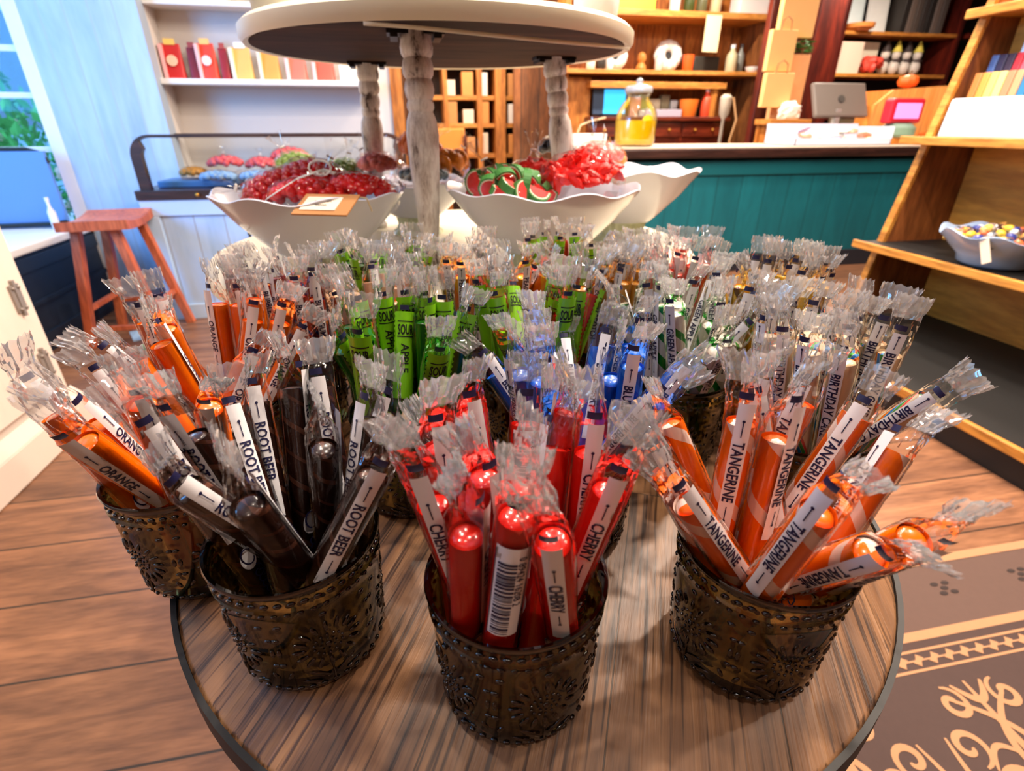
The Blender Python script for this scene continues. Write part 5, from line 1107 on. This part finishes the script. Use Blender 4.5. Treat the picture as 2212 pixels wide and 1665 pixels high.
STICKS = {
 'root': [(-0.1039,0.2408,0.540,-0.069), (-0.0694,0.2713,-0.102,-0.401), (-0.0577,0.2846,-0.432,-0.340), (-0.1010,0.2711,-0.240,-0.045), (-0.0977,0.2907,-0.209,-0.068), (-0.0894,0.2517,-0.113,0.507), (-0.0797,0.2332,-0.240,0.509), (-0.0515,0.2593,-0.083,0.418), (-0.0662,0.2378,0.240,0.218), (-0.0771,0.2499,0.377,0.297), (-0.0864,0.2732,0.031,0.361), (-0.0764,0.2963,0.141,-0.244)],
 'cherry': [(0.0289,0.2109,-0.195,-0.073), (0.0119,0.2013,0.015,-0.185), (0.0218,0.1850,0.077,-0.128), (0.0730,0.1980,-0.173,-0.282), (0.0429,0.2343,-0.107,0.138), (0.0588,0.1860,-0.406,0.548), (0.0122,0.2176,-0.039,0.089), (0.0228,0.2338,0.135,-0.237), (0.0423,0.2140,0.103,0.281), (0.0573,0.2258,0.144,0.126), (0.0396,0.1772,0.206,0.382), (0.0748,0.2128,0.062,0.040), (0.0571,0.2104,0.164,-0.173), (0.0364,0.1971,-0.077,-0.046)],
 'tang': [(0.2186,0.1848,-0.693,0.078), (0.1997,0.1884,-0.543,0.238), (0.2067,0.2042,-0.425,0.383), (0.1710,0.2272,0.219,0.173), (0.1837,0.2031,0.055,0.079), (0.1676,0.2119,0.033,0.065), (0.1868,0.2354,0.253,0.041), (0.1829,0.2186,0.507,0.081), (0.1775,0.1760,0.585,0.188), (0.2193,0.2222,-0.038,-0.588), (0.2051,0.2331,-0.096,-0.689), (0.1687,0.1964,0.019,-0.274), (0.2244,0.1977,-0.206,0.277)],
 'orL': [(-0.1638,0.3645,-0.209,-0.484), (-0.1637,0.3823,0.225,-0.437), (-0.1801,0.3741,-0.131,-0.390), (-0.1450,0.3460,-0.543,0.308), (-0.1442,0.3636,-0.449,0.313), (-0.1676,0.3330,0.054,-0.187), (-0.2054,0.3581,0.535,0.364), (-0.1807,0.3410,-0.359,-0.001)],
 'or2': [(-0.1826,0.4539,0.291,0.116), (-0.2031,0.4694,-0.055,0.056), (-0.1843,0.4755,-0.069,-0.236), (-0.1495,0.4848,0.054,0.042), (-0.2018,0.4504,-0.087,0.057), (-0.1878,0.4342,0.636,0.200), (-0.1852,0.4911,0.060,0.092), (-0.1559,0.4516,-0.553,-0.169), (-0.1696,0.4681,0.361,0.016), (-0.1400,0.4630,-0.705,0.331), (-0.1612,0.4319,-0.206,-0.085), (-0.1663,0.4935,0.062,0.055)],
 'bub': [(-0.1110,0.5678,0.077,-0.059), (-0.1414,0.5710,-0.070,0.037), (-0.1333,0.5332,0.021,0.138), (-0.1281,0.5559,0.053,0.328), (-0.1593,0.5779,-0.093,-0.070), (-0.1009,0.5517,0.032,-0.083), (-0.1291,0.5970,-0.099,0.059), (-0.1492,0.5446,-0.063,-0.101), (-0.1061,0.5862,0.129,-0.078), (-0.1470,0.5921,-0.130,-0.020), (-0.1147,0.5387,0.032,-0.082), (-0.1614,0.5590,-0.049,-0.078), (-0.1267,0.5768,0.184,0.254)],
 'orcream': [(-0.0151,0.5222,0.007,0.052), (-0.0332,0.5270,-0.056,0.200), (-0.0305,0.5110,0.085,-0.054), (-0.0193,0.5399,0.054,0.144), (-0.0481,0.5426,-0.142,-0.283), (-0.0123,0.5043,0.120,-0.021), (-0.0346,0.5496,-0.011,0.209), (-0.0477,0.5169,-0.045,-0.191), (-0.0006,0.5434,0.066,0.083)],
 'sback': [(-0.0352,0.6354,0.347,0.095), (-0.0245,0.6602,-0.329,0.195), (-0.0455,0.6573,0.207,-0.600), (-0.0521,0.6300,0.146,0.374), (-0.0616,0.6499,-0.064,-0.103), (-0.0040,0.6264,0.084,0.006), (-0.0111,0.6373,-0.258,0.495), (-0.0391,0.6143,-0.104,-0.031), (-0.0014,0.6554,0.058,0.086), (-0.0500,0.6695,-0.173,-0.109), (-0.0193,0.6149,0.111,-0.021), (-0.0118,0.6713,0.027,0.063)],
 'sapple': [(-0.0028,0.4403,-0.028,0.078), (0.0022,0.3984,0.257,0.091), (0.0004,0.4160,0.046,0.062), (0.0118,0.4303,-0.007,0.104), (-0.0112,0.4287,-0.297,-0.262), (-0.0151,0.4085,0.188,-0.338), (-0.0320,0.4262,-0.094,0.127), (-0.0208,0.4410,-0.034,0.061), (0.0188,0.4132,0.038,0.130), (-0.0423,0.3972,0.019,-0.153), (-0.0449,0.4129,-0.053,0.087), (-0.0281,0.3818,0.125,0.391), (-0.0014,0.3802,0.230,0.095)],
 'blue': [(0.0877,0.3278,0.452,-0.330), (0.1080,0.3325,0.544,-0.126), (0.1033,0.3096,0.296,0.444), (0.1488,0.3295,0.082,0.120), (0.1235,0.3065,0.027,0.830), (0.1297,0.3678,-0.262,-0.164), (0.1368,0.3284,-0.620,0.371), (0.1448,0.3555,-0.081,-0.278), (0.0865,0.3434,-0.042,-0.236), (0.1238,0.3474,0.233,0.232), (0.0951,0.3604,-0.178,-0.226), (0.1410,0.3158,0.002,-0.089), (0.1090,0.3687,-0.110,0.028), (0.1092,0.3534,-0.191,-0.543)],
 'scherry': [(0.1150,0.4824,0.084,-0.253), (0.0928,0.4928,-0.074,0.025), (0.1447,0.4721,-0.498,-0.438), (0.1170,0.4997,0.134,-0.061), (0.0843,0.4538,-0.044,0.076), (0.1381,0.4481,0.056,-0.038), (0.1021,0.4529,0.020,0.625), (0.0999,0.4398,-0.170,0.024), (0.1193,0.4568,0.383,0.179), (0.0896,0.4733,-0.155,0.066), (0.1158,0.4361,0.086,-0.053)],
 'peach': [(0.0853,0.5580,-0.039,0.236), (0.1002,0.6181,-0.309,-0.206), (0.0671,0.5944,0.458,-0.073), (0.1140,0.6036,-0.129,0.234), (0.0541,0.5981,-0.079,-0.143), (0.1048,0.5649,-0.140,-0.141), (0.0816,0.5713,-0.238,0.598), (0.0660,0.5642,0.028,-0.097), (0.0851,0.5997,0.461,-0.085), (0.0642,0.6143,-0.167,-0.114), (0.0790,0.6214,0.005,0.070), (0.0548,0.5793,-0.010,-0.130), (0.1170,0.5896,0.025,-0.189), (0.0991,0.5848,0.019,-0.179)],
 'butter': [(0.2124,0.5393,0.086,-0.045), (0.1948,0.5467,0.063,-0.128), (0.1884,0.5288,0.026,-0.112), (0.2169,0.5622,0.127,-0.016), (0.1713,0.5208,0.007,-0.093), (0.2224,0.5121,0.052,-0.044), (0.1973,0.5669,0.141,-0.130), (0.1844,0.5071,0.017,-0.083), (0.2293,0.5478,0.087,-0.046), (0.1808,0.5606,-0.222,-0.378), (0.2027,0.5031,0.046,-0.062), (0.1690,0.5341,0.367,0.474), (0.2314,0.5289,0.059,-0.047), (0.2060,0.5218,0.043,-0.061)],
 'wmel': [(0.2125,0.6576,-0.465,-0.183), (0.1761,0.6778,0.081,-0.068), (0.1859,0.6213,0.145,0.125), (0.2265,0.6574,-0.022,0.215), (0.1643,0.6430,-0.083,0.093), (0.1952,0.6398,0.270,-0.018), (0.1984,0.6838,-0.091,0.068), (0.1831,0.6529,-0.152,-0.359), (0.1871,0.6668,0.459,-0.135), (0.1646,0.6621,-0.037,0.087), (0.2089,0.6232,0.029,-0.062), (0.2152,0.6731,-0.066,0.165)],
 'gapple': [(0.2725,0.4529,-0.060,-0.316), (0.2337,0.4576,0.143,-0.076), (0.2233,0.4439,0.432,-0.405), (0.2849,0.4350,0.039,0.130), (0.2332,0.4069,-0.065,0.107), (0.2660,0.4028,0.183,0.050), (0.2801,0.4149,-0.618,0.576), (0.2517,0.4000,-0.202,-0.013), (0.2479,0.4458,0.347,0.195), (0.2466,0.4285,-0.344,0.230), (0.2630,0.4394,-0.125,-0.554), (0.2543,0.4640,-0.052,0.067), (0.2227,0.4218,-0.087,0.092), (0.2510,0.4157,0.484,0.140)],
 'pink': [(0.3183,0.5880,-0.073,-0.165), (0.2858,0.6106,0.040,-0.141), (0.3015,0.5532,-0.108,-0.045), (0.3346,0.5973,-0.093,-0.134), (0.2742,0.5763,-0.072,0.006), (0.3253,0.5602,0.066,-0.033), (0.2998,0.5951,0.096,0.005), (0.2843,0.5606,-0.090,-0.007), (0.2989,0.6164,0.497,-0.197), (0.2746,0.5949,-0.068,0.010), (0.3086,0.5715,0.038,-0.196), (0.3262,0.6090,-0.490,0.107), (0.2928,0.5786,-0.060,-0.028), (0.3357,0.5759,0.062,-0.029)],
 'birth': [(0.3245,0.2926,-0.090,0.092), (0.3044,0.3059,-0.087,0.286), (0.3088,0.2862,-0.159,-0.057), (0.3193,0.3173,0.056,0.007), (0.2730,0.3197,-0.057,0.079), (0.3360,0.3259,0.078,-0.052), (0.3113,0.3494,0.062,0.054), (0.2906,0.2894,-0.143,0.018), (0.3268,0.3414,0.106,-0.018), (0.2792,0.3370,-0.027,0.074), (0.2874,0.3270,0.336,-0.559), (0.3062,0.3312,0.121,0.047), (0.3353,0.3078,0.047,-0.066), (0.2773,0.3020,-0.101,0.064), (0.2930,0.3477,0.054,0.087)],
 'ban': [(0.3617,0.4693,0.087,0.018), (0.3678,0.4853,0.040,0.053), (0.3736,0.4561,0.026,-0.051), (0.3904,0.4928,0.094,-0.004), (0.3548,0.4408,-0.184,0.054), (0.3873,0.4445,0.048,-0.049), (0.3556,0.4995,0.112,0.097), (0.3451,0.4923,0.125,-0.711), (0.3808,0.4733,0.081,-0.056), (0.3487,0.4525,-0.021,0.600), (0.3702,0.4381,0.046,-0.063), (0.3743,0.5014,0.110,0.036), (0.3360,0.4709,-0.067,-0.043), (0.3992,0.4770,0.074,-0.026), (0.3981,0.4590,0.057,-0.041)],
}

ORD = ['first', 'second', 'third', 'fourth', 'fifth', 'sixth', 'seventh', 'eighth', 'ninth', 'tenth', 'eleventh', 'twelfth', 'thirteenth', 'fourteenth', 'fifteenth', 'sixteenth', 'seventeenth']
CY, SY, CP, SP = cos(radians(11)), sin(radians(11)), cos(radians(26.5)), sin(radians(26.5))
def across(p):       # how far to the right a point appears, for ordering left to right
    x, y, z = p[0] * CY - p[1] * SY, p[0] * SY + p[1] * CY, p[2] - 1.06
    return x / max(.05, y * CP - z * SP)
BARCODE = {('cherry', 2), ('cherry', 8)}
rs = random.Random(77)
for jn, (what, cm, txt, where) in FL.items():
    jx, jy = JPOS[jn]
    j = bpy.data.objects.new('glass_jar', jarme); COL.objects.link(j); j.location = (jx, jy, .7503); j.rotation_euler = (0, 0, rs.uniform(0, 1.2) if jn not in ('cherry', 'tang', 'root') else {'cherry': .0, 'tang': -.28, 'root': .25}[jn])
    tag(j, JLAB[jn], 'jar', 'smoked glass jars on the wood table')
    cme = candy_mesh(cm); lst = STICKS[jn]; tips = []
    for i, (x, y, dx, dy) in enumerate(lst):
        d = Vector((dx, dy, 1)).normalized(); tips.append((across(Vector((x, y, .757)) + d * .185), i))
    order = {i: k for k, (_, i) in enumerate(sorted(tips))}
    for i, (x, y, dx, dy) in enumerate(lst):
        d = Vector((dx, dy, 1)).normalized(); base = Vector((x, y, .7575))
        e = empty('candy_stick', base, '%s candy stick, %s from left in the %s' % (what, ORD[order[i]], where), 'candy stick', '%s sticks' % what)
        # turn the printed side to the camera, more or less
        mid = base + d * .12; v = Vector((0, 0, 1.06)) - mid; yv = -(v - d * v.dot(d)).normalized(); xv = yv.cross(d)
        M = Matrix((xv, yv, d)).transposed().to_4x4(); spread = .95 if (jn, i) not in BARCODE else .15
        M = M @ R(rs.uniform(-1, 1) ** 3 * 1.6 + rs.uniform(-.45, .45) if spread > .5 else 0.1, 'Z')
        e.matrix_world = T(*base) @ M
        def part(name, me, par=e):
            o = bpy.data.objects.new(name, me); COL.objects.link(o); o.parent = par; return o
        c = part('candy', cme); c.rotation_euler = (0, 0, rs.uniform(0, 6.28))
        c.location = (0, 0, rs.uniform(.0, .018))
        part('wrapper', WRAP[rs.randrange(5)])
        if isinstance(txt, tuple): part('lettering', lime_letters(txt[1]), part('flavour_panel', LIME))
        elif (jn, i) in BARCODE: part('barcode', BAR_Q, part('barcode_label', BAR_P))
        else: part('lettering', strip_letters(txt), part('flavour_strip', STRIP))
        part('registration_mark', BAND)
        if jn in ('cherry', 'tang', 'root', 'orL', 'blue') and (jn, i) not in BARCODE:
            s_ = part('script_mark', SCRIPT); s_.rotation_euler = (0, 0, rs.uniform(-.8, .8))
